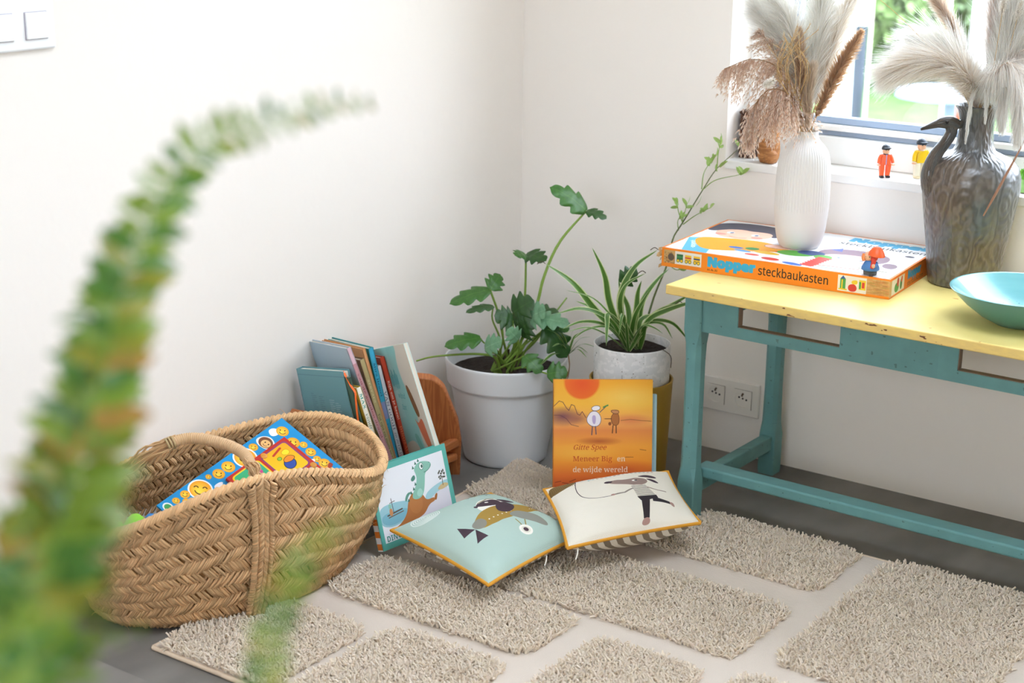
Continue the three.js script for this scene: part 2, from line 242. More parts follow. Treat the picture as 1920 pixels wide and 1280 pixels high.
// the corner by the flower pot curls up a little
const rugLift = (x, z) => 0.022 * Math.pow(clamp(1 - Math.hypot(x - RUGX0, z - RUGZ0) / 0.12, 0, 1), 1.3) + 0.0015 * (fbm(x * 6, z * 6, 2) - 0.5);
{
  const t = thing('rug', 'cream cotton rug with raised shaggy rectangles on a flat woven ground', 'rug');
  const g = surf((u, v) => { const x = lerp(RUGX0, RUGX1, u), z = lerp(RUGZ0, RUGZ1, v); return V(x, 0.007 + rugLift(x, z), z); }, 150, 100, (u, v) => [lerp(RUGX0, RUGX1, u) / 0.12, lerp(RUGZ0, RUGZ1, v) / 0.12]);
  { const ix = g.index.array; for (let i = 0; i < ix.length; i += 3) { const a = ix[i + 1]; ix[i + 1] = ix[i + 2]; ix[i + 2] = a; } g.computeVertexNormals(); }
  const cream = std({ color: 0xd8cabd, roughness: 0.95, bumpMap: twill, bumpScale: 0.0012 });
  obj('woven_ground', g, cream, t);
  const hem = [];
  const rim = (a, b, n) => { for (let i = 0; i < n; i++) { const p = V(lerp(a[0], b[0], i / n), 0, lerp(a[1], b[1], i / n)), q = V(lerp(a[0], b[0], (i + 1) / n), 0, lerp(a[1], b[1], (i + 1) / n)); p.y = 0.0045 + rugLift(p.x, p.z); q.y = 0.0045 + rugLift(q.x, q.z); hem.push(taper([p, q], 0.0045, 1, 6, true)); } };
  rim([RUGX0, RUGZ0], [RUGX0, RUGZ1], 24); rim([RUGX0, RUGZ1], [RUGX1, RUGZ1], 10); rim([RUGX0, RUGZ0], [RUGX1, RUGZ0], 24);
  obj('hem', hem, flat(0xd9c3ab, 0.95), t);
  // one tuft: three bent yarn ends
  const yarn = (a, l, b) => taper([[0, 0, 0], [Math.cos(a) * b * 0.35, l * 0.6, Math.sin(a) * b * 0.35], [Math.cos(a) * b, l, Math.sin(a) * b]], (k) => 0.0023 * (1 - 0.35 * k), 3, 4, true);
  const tufts = [0, 1, 2].map((k) => merge([yarn(0.3 + k, 0.014, 0.009), yarn(2.3 + k * 1.3, 0.012, 0.011), yarn(4.4 + k * 0.7, 0.0155, 0.008)]));
  const pile = phys({ color: 0xffffff, roughness: 0.95, transmission: 0.4, thickness: 0 });
  const patches = [[0.28, 1.13, 0.39, 0.61], [0.58, 1.13, 0.71, 0.95], [0.36, 0.52, 0.71, 0.93], [1.19, 1.53, 0.392, 0.92], [0.36, 0.83, 0.985, 1.16], [0.285, 0.55, 1.25, 1.512], [0.58, 0.83, 1.21, 1.512], [0.9, 1.115, 1.02, 1.512], [1.175, 1.53, 0.985, 1.2], [1.175, 1.53, 1.26, 1.512], [1.59, 1.995, 0.392, 0.61], [1.59, 1.995, 0.7, 1.0]];
  const M = new THREE.Matrix4(), Q = new THREE.Quaternion(), E = new THREE.Euler(), C = new THREE.Color();
  for (const [x0, x1, z0, z1] of patches) {
    const st = x0 > 1.55 ? 0.009 : 0.0064, pts = [];
    for (let x = x0; x < x1; x += st) for (let z = z0; z < z1; z += st) {
      const px = x + rr(-0.003, 0.003), pz = z + rr(-0.003, 0.003);
      const ex = Math.min(px - x0, x1 - px), ez = Math.min(pz - z0, z1 - pz), r = 0.03; // rounded corners, ragged edge
      if (ex < r && ez < r && Math.hypot(r - ex, r - ez) > r + rr(-0.004, 0.004)) continue;
      if (pz < 0.455 && [TX + 0.035, TX + TL - 0.035].some((lx) => Math.abs(px - lx) < 0.03)) continue;   // the table's front feet stand here
      pts.push([px, pz]);
    }
    const im = new THREE.InstancedMesh(tufts[Math.floor(rnd() * 3)], pile, pts.length);
    pts.forEach(([x, z], i) => {
      const c = fbm(x * 14, z * 14, 3), tl = 0.75 * (fbm(x * 30, z * 30, 2, N2) - 0.5);
      E.set(tl * 1.6 + rr(-0.25, 0.25), rr(0, 6.28), (c - 0.5) * 1.6 + rr(-0.25, 0.25)); Q.setFromEuler(E);
      const s = rr(0.8, 1.15) * lerp(0.5, 1, ss(0.06, 0.22, Math.hypot(x - RUGX0, z - RUGZ0))); M.compose(V(x, 0.006 + rugLift(x, z), z), Q, V(s, s * (0.75 + 0.5 * c), s)); im.setMatrixAt(i, M);
      const k = rr(0.93, 1.0); C.setRGB(1.0 * k, 0.9 * k * rr(0.98, 1), 0.775 * k * rr(0.95, 1.0)); im.setColorAt(i, C);
    });
    im.name = 'shag_pile'; im.userData.kind = 'stuff'; im.castShadow = im.receiveShadow = true; t.add(im);
  }
}
// ---------- basket ----------
const BK = { x: 0.209, z: 1.219, a: 0.206, L: 0.318, W: 0.167, bx: 0.172, bz: 1.236, bL: 0.256, bW: 0.172 };
const bkH = (t) => 0.236 + 0.003 * Math.cos(t) - 0.001 * Math.sin(t) - 0.024 * Math.cos(2 * t) - 0.015 * Math.sin(2 * t) + 0.008 * Math.cos(3 * t) - 0.015 * Math.sin(3 * t);
// wall of the basket: t around, v from the floor (0) to the rim (1)
function bkS(t, v, off = 0) {
  const one = (t2) => {
    const c = Math.cos(t2), s = Math.sin(t2), L = [Math.sin(BK.a), -Math.cos(BK.a)], W = [Math.cos(BK.a), Math.sin(BK.a)];
    const top = [BK.x + c * BK.L * L[0] + s * BK.W * W[0], BK.z + c * BK.L * L[1] + s * BK.W * W[1]];
    const bot = [BK.bx + c * BK.bL * L[0] + s * BK.bW * W[0], BK.bz + c * BK.bL * L[1] + s * BK.bW * W[1]];
    const vv = clamp(v, 0, 1), k = vv * vv * (3 - 2 * vv) * 0.4 + vv * 0.6, bulge = 0.018 * Math.sin(Math.PI * Math.min(1, vv * 1.15)), inn = v < 0.07 ? (0.07 - v) * 0.5 : 0;
    const x = lerp(bot[0], top[0], k), z = lerp(bot[1], top[1], k), dx = c * L[0] / BK.L + s * W[0] / BK.W, dz = c * L[1] / BK.L + s * W[1] / BK.W, n = Math.hypot(dx, dz);
    return V(x + (dx / n) * (bulge - inn), v * bkH(t2), z + (dz / n) * (bulge - inn));
  };
  const p = one(t);
  if (off) { const e = 0.01, a = one(t + e).sub(one(t - e)), b = (() => { const v0 = v; v = v0 + 0.01; const q = one(t); v = v0 - 0.01; const r = one(t); v = v0; return q.sub(r); })(); const n = a.cross(b).normalize(); if (n.x * (p.x - BK.x) + n.z * (p.z - BK.z) < 0) n.negate(); p.addScaledVector(n, off); }
  return p;
}
const straw = std({ color: 0xffffff, vertexColors: true, roughness: 0.62, bumpMap: dataTex(64, 256, (u, v) => 0.5 + 0.5 * Math.sin(u * 6.28 * 4 + 3 * fbm(u * 4, v * 8, 2))), bumpScale: 0.0012 });
const strawTone = () => { const k = rr(0.86, 1.12), w = rr(-0.01, 0.04); return [0.76 * k + w, 0.465 * k + w * 0.75, 0.235 * k + w * 0.45]; };
{
  const t = thing('basket', 'oval plaited straw basket with bound handle holding children\'s cards and boards', 'basket', [BK.x, 0, BK.z]);
  const loc = (p) => p.sub(V(BK.x, 0, BK.z)), S = (a, v, o) => loc(bkS(a, v, o));
  const liner = [surf((u, v) => S(u * Math.PI * 2, v * 0.985), 72, 14), surf((u, v) => { const p = S(u * Math.PI * 2, 0.02); return V(p.x * v + (BK.bx - BK.x) * (1 - v), 0.006, p.z * v + (BK.bz - BK.z) * (1 - v)); }, 48, 4)];
  obj('lining', liner, flat(0x9a6c3e, 0.9), t);
  // one straw bundle lying on f(s) (s 0..1 along), half width w, arched outwards
  const strand = (f, w, arch, tone) => {
    const n = 5, P = [], UV = [], I = [];
    for (let i = 0; i <= n; i++) {
      const s = i / n, [c, tn, nr] = f(s), side = tn.clone().cross(nr).normalize(), ww = w * (0.55 + 0.45 * Math.sin(Math.PI * clamp(s, 0.04, 0.96))), up = arch * (Math.sin(Math.PI * s) - 0.25);
      for (const [a, h] of [[-1, -0.0022], [-0.55, 0.0012], [0, 0.0022], [0.55, 0.0012], [1, -0.0022]]) { const p = c.clone().addScaledVector(side, a * ww).addScaledVector(nr, up + h); P.push(p.x, p.y, p.z); UV.push((a + 1) / 2, s * 0.6); }
    }
    for (let i = 0; i < n; i++) for (let j = 0; j < 4; j++) { const a = i * 5 + j, b = a + 5; I.push(a, b, a + 1, b, b + 1, a + 1); }
    const g = new THREE.BufferGeometry(); g.setAttribute('position', new THREE.Float32BufferAttribute(P, 3)); g.setAttribute('uv', new THREE.Float32BufferAttribute(UV, 2)); g.setIndex(I); g.computeVertexNormals(); return tint(g, tone);
  };
  const onWall = (a0, v0, a1, v1, off) => (s) => {
    const a = lerp(a0, a1, s), v = lerp(v0, v1, s), p = S(a, v, off), q = S(lerp(a0, a1, s + 0.03), lerp(v0, v1, s + 0.03), off), nr = S(a, v, off + Math.sign(off) * 0.01).sub(p).normalize(); return [p, q.sub(p).normalize(), nr];
  };
  const ROWS = 12, NA = 112;
  for (let r = 0; r < ROWS; r++) {
    const v0 = r / ROWS, v1 = (r + 1) / ROWS, list = [], dir = r % 2 ? 1 : -1, da = (Math.PI * 2) / NA;
    for (let i = 0; i < NA; i++) {
      const a = i * da + (r % 4 < 2 ? 0 : da * 0.5) + rr(-0.006, 0.006), sl = da * 1.55 * dir, tone = strawTone();
      for (const o of [-1, 0, 1]) { const q = o * da * 0.3 + rr(-0.004, 0.004), j = rr(-0.014, 0.014); list.push(strand(onWall(a + q - sl / 2, v0 - 0.014 + j, a + q + sl / 2, v1 + 0.014 + j, 0.002 + rr(0, 0.0012)), rr(0.0026, 0.0036), rr(0.0032, 0.0056), ((f) => tone.map((x) => x * f))(rr(0.88, 1.14)))); }
      if (v0 > 0.25) list.push(strand(onWall(a - sl / 2, v0 - 0.012, a + sl / 2, v1 + 0.012, -0.002), 0.0064, 0.0036, tone));
    }
    obj('plaited_row', list, straw, t);
  }
  // rim: slanted wrapping over the edge
  const rimL = [];
  for (let i = 0; i < 150; i++) {
    const a = (i / 150) * Math.PI * 2, c = S(a, 1), nx = S(a + 0.01, 1).sub(S(a - 0.01, 1)).normalize(), out = S(a, 1, 0.01).sub(S(a, 1)).normalize(), tone = strawTone().map((x) => x * 1.25), R = 0.0105;
    rimL.push(strand((s) => { const th = -2.6 + s * 4.9, cc = c.clone().addScaledVector(nx, (s - 0.5) * 0.03), d = out.clone().multiplyScalar(Math.sin(th)).add(V(0, Math.cos(th), 0)); const tg = out.clone().multiplyScalar(Math.cos(th)).add(V(0, -Math.sin(th), 0)).multiplyScalar(R * 4.9).addScaledVector(nx, 0.03).normalize(); return [cc.addScaledVector(d, R * 0.8), tg, d]; }, 0.006, 0.0008, tone));
  }
  obj('rim', rimL, straw, t);
  // braided strap up the front of the basket, below the handle
  const strap = [], A0 = 1.78, bw = 0.068;
  for (let i = 0; i < 32; i++) {
    const v = 0.06 + (i / 32) * 0.95, fl = 1 + 0.35 * ss(0.8, 1, v);
    for (const k of [-1, 1]) for (const c of [0, 1]) for (const o of [-1, 0, 1]) { const e = A0 + k * bw * 0.5 * fl + (c ? k * bw * 0.5 * fl : 0), m = A0 + k * bw * 0.5 * fl - (c ? 0 : k * bw * 0.55 * fl); strap.push(strand(onWall(c ? m : e, v - (c ? 0 : 0.025) + o * 0.009, c ? e : m, v + (c ? -0.03 : 0.035) + o * 0.009, 0.013 + rr(0, 0.003)), rr(0.0026, 0.0036), 0.007, ((f) => strawTone().map((x) => x * f))(rr(0.9, 1.2)))); }
  }
  obj('braided_strap', strap, straw, t);
  // handle bound with pale twine; the ends are bundles of straw
  const hp = [[0.300, 0.245, 1.262], [0.283, 0.268, 1.262], [0.245, 0.283, 1.245], [0.19, 0.296, 1.255], [0.138, 0.3, 1.283], [0.118, 0.292, 1.322], [0.088, 0.268, 1.352], [0.05, 0.235, 1.36]].map((p) => loc(V(...p)));
  const hc = curve(hp), sub = (a, b) => { const q = []; for (let i = 0; i <= 12; i++) q.push(hc.getPointAt(lerp(a, b, i / 12))); return curve(q); };
  obj('bound_handle', taper(sub(0.1, 0.66), (k) => 0.0096 + 0.0017 * Math.abs(Math.sin(k * 46 * Math.PI)), 420, 14), std({ color: 0xd8b48c, roughness: 0.9 }), t);
  const ends = [];
  for (const [a, b] of [[0, 0.12], [0.64, 1]]) for (let i = 0; i < 26; i++) { const o = V(rr(-1, 1), rr(-1, 1), rr(-1, 1)).multiplyScalar(0.009), c = sub(a, b); const pts = []; for (let k = 0; k <= 5; k++) pts.push(c.getPointAt(k / 5).addScaledVector(o, 1 + 0.5 * Math.sin(k * 2 + i))); ends.push(tint(taper(pts, 0.0021, 8, 5), strawTone())); }
  for (const q of [0.655, 0.67, 0.685]) { const p = hc.getPointAt(q), d = hc.getTangentAt(q); const g = new THREE.TorusGeometry(0.0115, 0.0022, 8, 20); g.applyQuaternion(new THREE.Quaternion().setFromUnitVectors(V(0, 0, 1), d)).translate(p.x, p.y, p.z); ends.push(tint(g, [0.5, 0.36, 0.18])); }
  obj('handle_end', ends, straw, t);
  // loose straw ends, most of them on the inside of the far wall
  const hairs = [];
  for (let i = 0; i < 800; i++) {
    const inside = i < 560, a = inside ? rr(2.6, 5.6) : rr(0, 6.28), v = inside ? rr(0.55, 0.95) : rr(0.1, 1.03), o = inside ? -0.006 : 0.006, p = S(a, v, o), q = S(a + rr(-0.08, 0.08), v + rr(-0.16, 0.08), o * rr(1.3, 3.6)), m = p.clone().lerp(q, 0.5).add(V(0, rr(0, 0.004), 0));
    hairs.push(tint(taper([p, m, q], (k) => 0.0009 * (1.1 - k), 3, 3, false), strawTone().map((x) => x * 1.35)));
  }
  obj('loose_straw', hairs, straw, t).userData.kind = 'stuff';
}
// ---------- boards in the basket ----------
const face = (g, x, y, r, mood = 0, rot = 0) => {
  g.save(); g.translate(x, y); g.rotate(rot);
  const gr = g.createRadialGradient(-r * 0.2, r * 0.3, r * 0.1, 0, 0, r); gr.addColorStop(0, '#ffe04a'); gr.addColorStop(1, '#f09a1c'); ell(g, 0, 0, r, r, gr);
  g.strokeStyle = '#5a3208'; g.lineWidth = r * 0.11; g.lineCap = 'round';
  if (mood === 1) { for (const s of [-1, 1]) { g.beginPath(); g.arc(s * r * 0.4, -r * 0.15, r * 0.18, 3.4, 6); g.stroke(); } } else for (const s of [-1, 1]) ell(g, s * r * 0.36, -r * 0.2, r * 0.1, r * 0.15, '#5a3208');
  g.beginPath(); g.arc(0, r * 0.05, r * 0.5, 0.35, 2.8); g.stroke(); g.restore();
};
function board(name, label, category, corner, xdir, ydir, w, h, th, tex, side, parts) {
  const x = V(...xdir).normalize(), y = V(...ydir); y.addScaledVector(x, -y.dot(x)).normalize(); const z = x.clone().cross(y);
  const t = thing(name, label, category); basis(t, V(...corner), x, y, z);
  const m = flat(side, 0.6), pm = std({ map: tex, roughness: 0.35 });
  obj('board', new THREE.BoxGeometry(w, h, th).translate(w / 2, -h / 2, -th / 2), [m, m, m, m, pm, m], t);
  if (parts) parts(t, w, h);
  return t;
}
{
  // the print: x along the card's right edge, y along its left edge, both from the top corner
  const emo = print(512, 1024, (g, W, H) => {
    g.fillStyle = '#0f8fce'; g.fillRect(0, 0, W, H);
    const st = (x, y, r, m, halo) => { if (halo) ell(g, x, y, r * 1.15, r * 1.15, '#f4f4f4'); face(g, x, y, r, m, -0.7); };
    blob(g, [[20, 100], [60, 78], [80, 120], [60, 160], [15, 140]], '#f2efe9');
    for (const [x, y, r, m, h] of [[75, 75, 38, 0], [175, 90, 40, 0], [225, 52, 24, 0], [290, 60, 32, 0], [350, 70, 24, 0], [400, 60, 36, 0], [470, 95, 52, 0], [50, 300, 28, 0], [75, 395, 64, 1, 1], [60, 520, 40, 0], [62, 600, 36, 0], [40, 660, 18, 0], [75, 760, 62, 1, 1], [45, 850, 28, 0], [85, 880, 22, 0], [45, 920, 22, 0], [170, 230, 40, 0], [260, 170, 36, 0]]) st(x, y, r, m, h);
    blob(g, [[325, 100], [345, 75], [360, 110], [335, 130]], '#f1edf5'); blob(g, [[105, 640], [120, 620], [135, 650], [140, 690], [105, 690]], '#f1edf5');
    blob(g, [[410, 30], [440, 20], [450, 60], [430, 70]], '#a5321e');
    blob(g, [[20, 200], [60, 160], [120, 180], [130, 250], [60, 270], [15, 250]], '#eee9e4'); ell(g, 72, 218, 44, 42, '#7a4522'); ell(g, 78, 224, 30, 30, '#f0bd78'); ell(g, 68, 218, 4, 6, '#3a2010'); ell(g, 92, 216, 4, 6, '#3a2010'); bez(g, [68, 236, 76, 244, 86, 244, 94, 232], '#7a4522', 4);
    ell(g, 50, 985, 34, 28, '#f2f2ee'); ell(g, 50, 985, 24, 20, '#3f9a54');
  });
  // top corner just below the far rim, left corner low inside the near side, right corner behind the near rim
  const T = V(0.137, 0.27, 1.027), Lc = V(0.175, 0.18, 1.368), Rc = V(0.287, 0.18, 1.03);
  const xd = Lc.clone().sub(T), yd = Rc.clone().sub(T); yd.addScaledVector(xd, -0.6 * yd.dot(xd) / xd.lengthSq());
  const dn = xd.clone().negate(), xu = xd.clone().normalize(), yu = yd.clone().normalize(), n = yu.clone().cross(xu.clone().negate()).normalize();
  board('sticker_board', 'blue board printed with yellow smiling faces leaning in the straw basket', 'board', T.toArray(), yd.toArray(), dn.toArray(), yd.length(), xd.length(), 0.004, emo, 0x1576a8);
  const puz = print(1024, 1024, (g, W) => {
    g.fillStyle = '#c1271c'; g.fillRect(0, 0, W, W);
    const card = (x, y, w, h, edge, c1, c2) => { g.fillStyle = edge; g.beginPath(); g.roundRect(x, y, w, h, 60); g.fill(); const gr = g.createLinearGradient(x, y, x + w, y + h); gr.addColorStop(0, c1); gr.addColorStop(1, c2); g.fillStyle = gr; g.beginPath(); g.roundRect(x + 22, y + 22, w - 44, h - 44, 46); g.fill(); };
    card(40, 40, 560, 450, '#8d3a6c', '#f7a80d', '#f7cf0a'); card(40, 520, 560, 460, '#f2c414', '#30a892', '#3fae3b'); card(640, 40, 350, 450, '#3a68b4', '#f1d23a', '#e06a1a'); card(640, 520, 350, 460, '#f2c414', '#7bbde6', '#eeeeee');
    // plain shapes: a blue ball, an orange loop, a yellow flower and a red bar
    ell(g, 400, 250, 95, 82, '#2e4fa6', 0.5, '#1c1c28', 9); blob(g, [[300, 150], [360, 120], [390, 200], [350, 300], [290, 280], [270, 200]], '#ee8b22', '#3a1c08', 8);
    blob(g, [[160, 130], [240, 110], [270, 170], [230, 230], [170, 220]], '#f7df2c', '#c6790c', 5); blob(g, [[220, 270], [280, 280], [270, 340], [215, 330]], '#8fc23a', '#355a12', 7); line(g, [[110, 180], [150, 330]], '#c2341f', 34);
    blob(g, [[120, 640], [300, 600], [360, 700], [220, 800]], '#f0cf3e', '#46301c', 8); ell(g, 220, 630, 50, 34, '#c6427e'); ell(g, 330, 840, 60, 60, '#e65f2b');
  });
  const T2 = T.clone().addScaledVector(xu, 0.04).addScaledVector(yu, 0.036).addScaledVector(n, 0.007);
  board('picture_puzzle', 'red framed puzzle board with yellow and green picture tiles, half sunk in the basket', 'puzzle', T2.toArray(), yd.toArray(), dn.toArray(), 0.135, 0.17, 0.006, puz, 0xb02a1c, (t) => {
    for (const [x, y] of [[0.008, 0.07], [0.085, 0.008], [0.078, 0.08]]) obj('peg', ball(0.007, x, -y, 0, 1, 1, 0.35, 14), flat(0xd9902a, 0.4), t);
  });
  const strips = print(256, 512, (g, W, H) => { g.fillStyle = '#e9e4e2'; g.fillRect(0, 0, W, H); g.fillStyle = '#d8442a'; g.fillRect(60, 0, 70, H); g.fillStyle = '#8fa3bb'; g.fillRect(150, 0, 106, H); g.fillStyle = '#b6c6d6'; g.fillRect(190, 0, 30, H); });
  const T3 = T.clone().addScaledVector(xu, 0.215).addScaledVector(yu, 0.032).addScaledVector(n, 0.0045);
  board('picture_card', 'white card with red and grey-blue stripes under the basket handle', 'card', T3.toArray(), yd.toArray(), dn.toArray(), 0.09, 0.1, 0.003, strips, 0xdcd8d4);
  const toy = thing('soft_toy', 'lime green and blue soft toy deep in the left end of the basket', 'toy', [0.15, 0.01, 1.43]);
  obj('body', ball(0.035, 0, 0.095, 0, 1, 2.7, 1), flat(0x8ed43a, 0.8), toy); obj('ear', ball(0.012, 0.012, 0.17, -0.026, 1, 1.2, 1), flat(0x3c7fc0, 0.8), toy); obj('ear', ball(0.012, -0.02, 0.165, 0.026, 1, 1.2, 1), flat(0x8ed43a, 0.8), toy);
}
// ---------- books ----------
const paper = std({ color: 0xe9e2d4, roughness: 0.9, map: dataTex(8, 128, (u, v) => 0.95 + 0.05 * Math.sin(u * 6.28 * 3 + v), true) });
// A closed book: x from 0 (spine or fore edge) to -w, y 0..h, front face at z = 0 and the back at -t. `out` is what stands at x = 0.
function book(name, label, w, h, t, o, group) {
  const b = thing(name, label, 'book', [0, 0, 0], 0, group), c = 0.0018, m = o.cover || flat(o.color, 0.5);
  const hard = o.soft ? 0.0004 : 0.003, front = o.front ? std({ map: o.front, roughness: 0.42 }) : m, spineM = o.spine ? std({ map: o.spine, roughness: 0.45 }) : o.spineColor ? flat(o.spineColor, 0.5) : m, back = o.backColor ? flat(o.backColor, 0.5) : m;
  const fx = o.spineLeft ? -1 : 1;      // spine on the other side
  const X = (x) => (fx > 0 ? x : -w - x);
  obj('front_cover', new THREE.BoxGeometry(w, h, c).translate(-w / 2, h / 2, -c / 2), [m, m, m, m, front, m], b);
  obj('back_cover', new THREE.BoxGeometry(w, h, c).translate(-w / 2, h / 2, -t + c / 2), back, b);
  const sp = new THREE.BoxGeometry(c, h, t).translate(X(-c / 2), h / 2, -t / 2);
  obj('spine', sp, fx > 0 ? [spineM, m, m, m, m, m] : [m, spineM, m, m, m, m], b);
  obj('page_block', new THREE.BoxGeometry(w - hard * 1.4 - c, h - hard * 2, t - 2 * c).translate(X(-w / 2 + (hard - c) / 2 - c * 0.0), h / 2, -t / 2), paper, b);
  return b;
}
// lean a book: p is the top corner of its front at x = 0
const lean = (b, p, h, yaw, fwd, roll) => { const q = new THREE.Matrix4().makeRotationY(yaw).multiply(new THREE.Matrix4().makeRotationX(fwd)).multiply(new THREE.Matrix4().makeRotationZ(roll)); b.quaternion.setFromRotationMatrix(q); b.position.copy(V(...p)).sub(V(0, h, 0).applyQuaternion(b.quaternion)); return b; };
const D = Math.PI / 180;
const spineText = (w, h, bg, draw) => print(w, h, (g, W, H) => { g.fillStyle = bg; g.fillRect(0, 0, W, H); draw && draw(g, W, H); });
const spinePrint = (bg, items, grad) => print(96, 1024, (g, W, H) => { g.fillStyle = bg; g.fillRect(0, 0, W, H); grad && grad(g, W, H); for (const [s, y, size, fill, style, w] of items) { g.save(); g.translate(W / 2, y); g.rotate(Math.PI / 2); g.textBaseline = 'middle'; g.font = `${style || ''} ${size}px ${style && style.includes('serif') ? '' : 'serif'}`.replace('serif ', ''); g.font = (style || '') + ' ' + size + 'px serif'; g.fillStyle = fill; w ? g.fillText(s, 0, 0, w) : g.fillText(s, 0, 0); g.restore(); } });
{
  const G = 'books standing in the wooden rack';
  // 1 small teal book, fore edge outwards, with an orange ribbon
  const tealBack = print(512, 768, (g, W, H) => { const gr = g.createLinearGradient(0, 0, 0, H); gr.addColorStop(0, '#6fa0a8'); gr.addColorStop(1, '#5c8e98'); g.fillStyle = gr; g.fillRect(0, 0, W, H); g.fillStyle = '#5d8b95'; g.fillRect(0, 34, W, 5); g.strokeStyle = 'rgba(215,228,230,.6)'; for (let k = 0; k < 4; k++) for (let i = 0; i < (k < 2 ? 18 : 36); i++) { g.lineWidth = 3; const x = [110, 190, 300, 360][k], y = 160 + k * 18 + i * 13; g.strokeStyle = k < 2 ? 'rgba(60,100,110,.5)' : 'rgba(205,222,226,.62)'; g.beginPath(); g.moveTo(x, y); g.lineTo(x + 30 + 26 * Math.abs(Math.sin(i * 2.1 + k)), y); g.stroke(); } });
  const a = book('book', 'small teal book with orange ribbon marker, nearest the basket in the rack', 0.15, 0.255, 0.018, { color: 0x6b9da6, front: tealBack, spineLeft: true, backColor: 0x5f929c }, G);
  lean(a, [0.17, 0.336, 0.878], 0.255, -6 * D, 5 * D, 10 * D);
  const rb = []; for (let i = 0; i <= 10; i++) { const k = i / 10; rb.push([k < 0.3 ? -0.006 + k * 0.12 : 0.03 - Math.pow((k - 0.3) / 0.7, 2) * 0.022, 0.25 - k * 0.125 + (k < 0.15 ? 0.004 : 0), -0.006 + 0.012 * Math.sin(k * 3)]); }
  const rc = curve(rb); obj('ribbon', surf((u, v) => rc.getPointAt(v).add(V((u - 0.5) * 0.002, 0.0, (u - 0.5) * 0.007)), 2, 24), std({ color: 0xf26a22, roughness: 0.5, side: THREE.DoubleSide }), a);
  // 2 thin dark green book
  lean(book('book', 'thin dark green book squeezed behind the small teal book', 0.14, 0.245, 0.005, { color: 0x4e6b5c, soft: true }, G), [0.188, 0.327, 0.879], 0.245, -10 * D, 9 * D, 10 * D);
  // 3 MAX
  const max = spinePrint('#f2efe2', [['MAX', 60, 62, '#2f9a8a', 'bold'], ['vindt de wegwijzer', 250, 62, '#4d6b4a', 'italic', 700]]);
  lean(book('book', 'yellow book with white spine lettered MAX in green', 0.14, 0.235, 0.012, { color: 0xd9b23c, spine: max }, G), [0.2, 0.304, 0.871], 0.235, -14 * D, 12 * D, 10 * D);
  // 4 pale blue with pink spine
  const pale = print(512, 768, (g, W, H) => { const gr = g.createLinearGradient(0, 0, W, H); gr.addColorStop(0, '#a9bfcd'); gr.addColorStop(0.75, '#b9c6d0'); gr.addColorStop(1, '#d3a9ad'); g.fillStyle = gr; g.fillRect(0, 0, W, H); bez(g, [400, 340, 370, 380, 380, 420, 430, 410], '#9db2c2', 10); });
  const pink = spinePrint('#c08b90', [['van de gouden draad', 190, 46, '#8a4f5c', 'bold', 560]], (g, W) => { g.fillStyle = '#d9b4bf'; g.fillRect(0, 0, W, 120); });
  lean(book('book', 'large pale blue book with dusty pink spine in the rack', 0.19, 0.315, 0.011, { color: 0xb7c3cd, front: pale, spine: pink }, G), [0.165, 0.38, 0.86], 0.315, -19.6 * D, 16 * D, 10 * D);
  // 5 olive and tan hardback
  const olive = spinePrint('#b3a273', [['SERVAES', 160, 40, '#d8cc9e', 'bold', 190], ['Tot opa en muis te vinden', 430, 50, '#3d2f20', '', 470]], (g, W, H) => { g.fillStyle = '#8a6c4a'; g.fillRect(0, 0, 14, H); });
  lean(book('book', 'brown book with olive green spine and small dark lettering', 0.185, 0.295, 0.013, { color: 0x8c6746, spine: olive }, G), [0.165, 0.345, 0.82], 0.295, -18 * D, 13 * D, 9 * D);
  const tanM = std({ color: 0xd79a66, roughness: 0.7, map: dataTex(64, 256, (u, v) => 0.9 + 0.1 * fbm(u * 16, v * 64, 2)) });
  lean(book('book', 'tan board book with plain speckled orange edge next to the tall teal book', 0.19, 0.305, 0.0085, { color: 0xd79a66, cover: tanM }, G), [0.165, 0.367, 0.811], 0.305, -18 * D, 12 * D, 8 * D);
  // 6 tall teal book
  const tealTop = print(256, 256, (g, W, H) => { g.fillStyle = '#2f9aa0'; g.fillRect(0, 0, W, H); });
  const tealSp = spinePrint('#3aa9cf', [['Mira Hemel', 110, 46, '#1c5c7c', 'bold', 250], ['Prinsessendroom', 560, 46, '#2c80b0', '', 330]], (g, W, H) => { g.fillStyle = '#8e94c4'; g.fillRect(0, 400, W, 130); g.fillStyle = '#38a9d2'; g.fillRect(0, 530, W, 360); g.fillStyle = '#20323c'; g.fillRect(0, 860, W, 164); g.fillStyle = '#4a7a5c'; g.fillRect(20, 900, 50, 30); });
  lean(book('book', 'tall teal book with bright blue spine, highest in the rack', 0.2, 0.312, 0.0135, { color: 0x2c9296, front: tealTop, spine: tealSp }, G), [0.16, 0.361, 0.786], 0.312, -17.6 * D, 9.5 * D, 6.8 * D);
  // 7 VAN GOGH
  const vg = spinePrint('#e7e3e8', [['VAN GOGH', 210, 62, '#4a4668', '', 330], ['en de', 560, 44, '#4a4668', 'italic', 100], ['OLIJFGAARDEN', 670, 62, '#4a4668', '', 345]]);
  lean(book('book', 'white spined book lettered VAN GOGH beside the red spine', 0.17, 0.275, 0.0115, { color: 0xe9e6ea, spine: vg }, G), [0.165, 0.317, 0.766], 0.275, -18 * D, 10 * D, 9 * D);
  // 8 red
  const red = spinePrint('#d5492f', [['Kijk om je heen!', 190, 50, '#f2d9cf', 'bold', 320], ['DINOSAURUSSEN', 560, 62, '#f08a62', 'bold', 420]]);
  lean(book('book', 'red spined book about dinosaurs with white and orange lettering', 0.17, 0.285, 0.0115, { color: 0xc8402a, spine: red }, G), [0.16, 0.332, 0.748], 0.285, -20 * D, 10 * D, 11 * D);
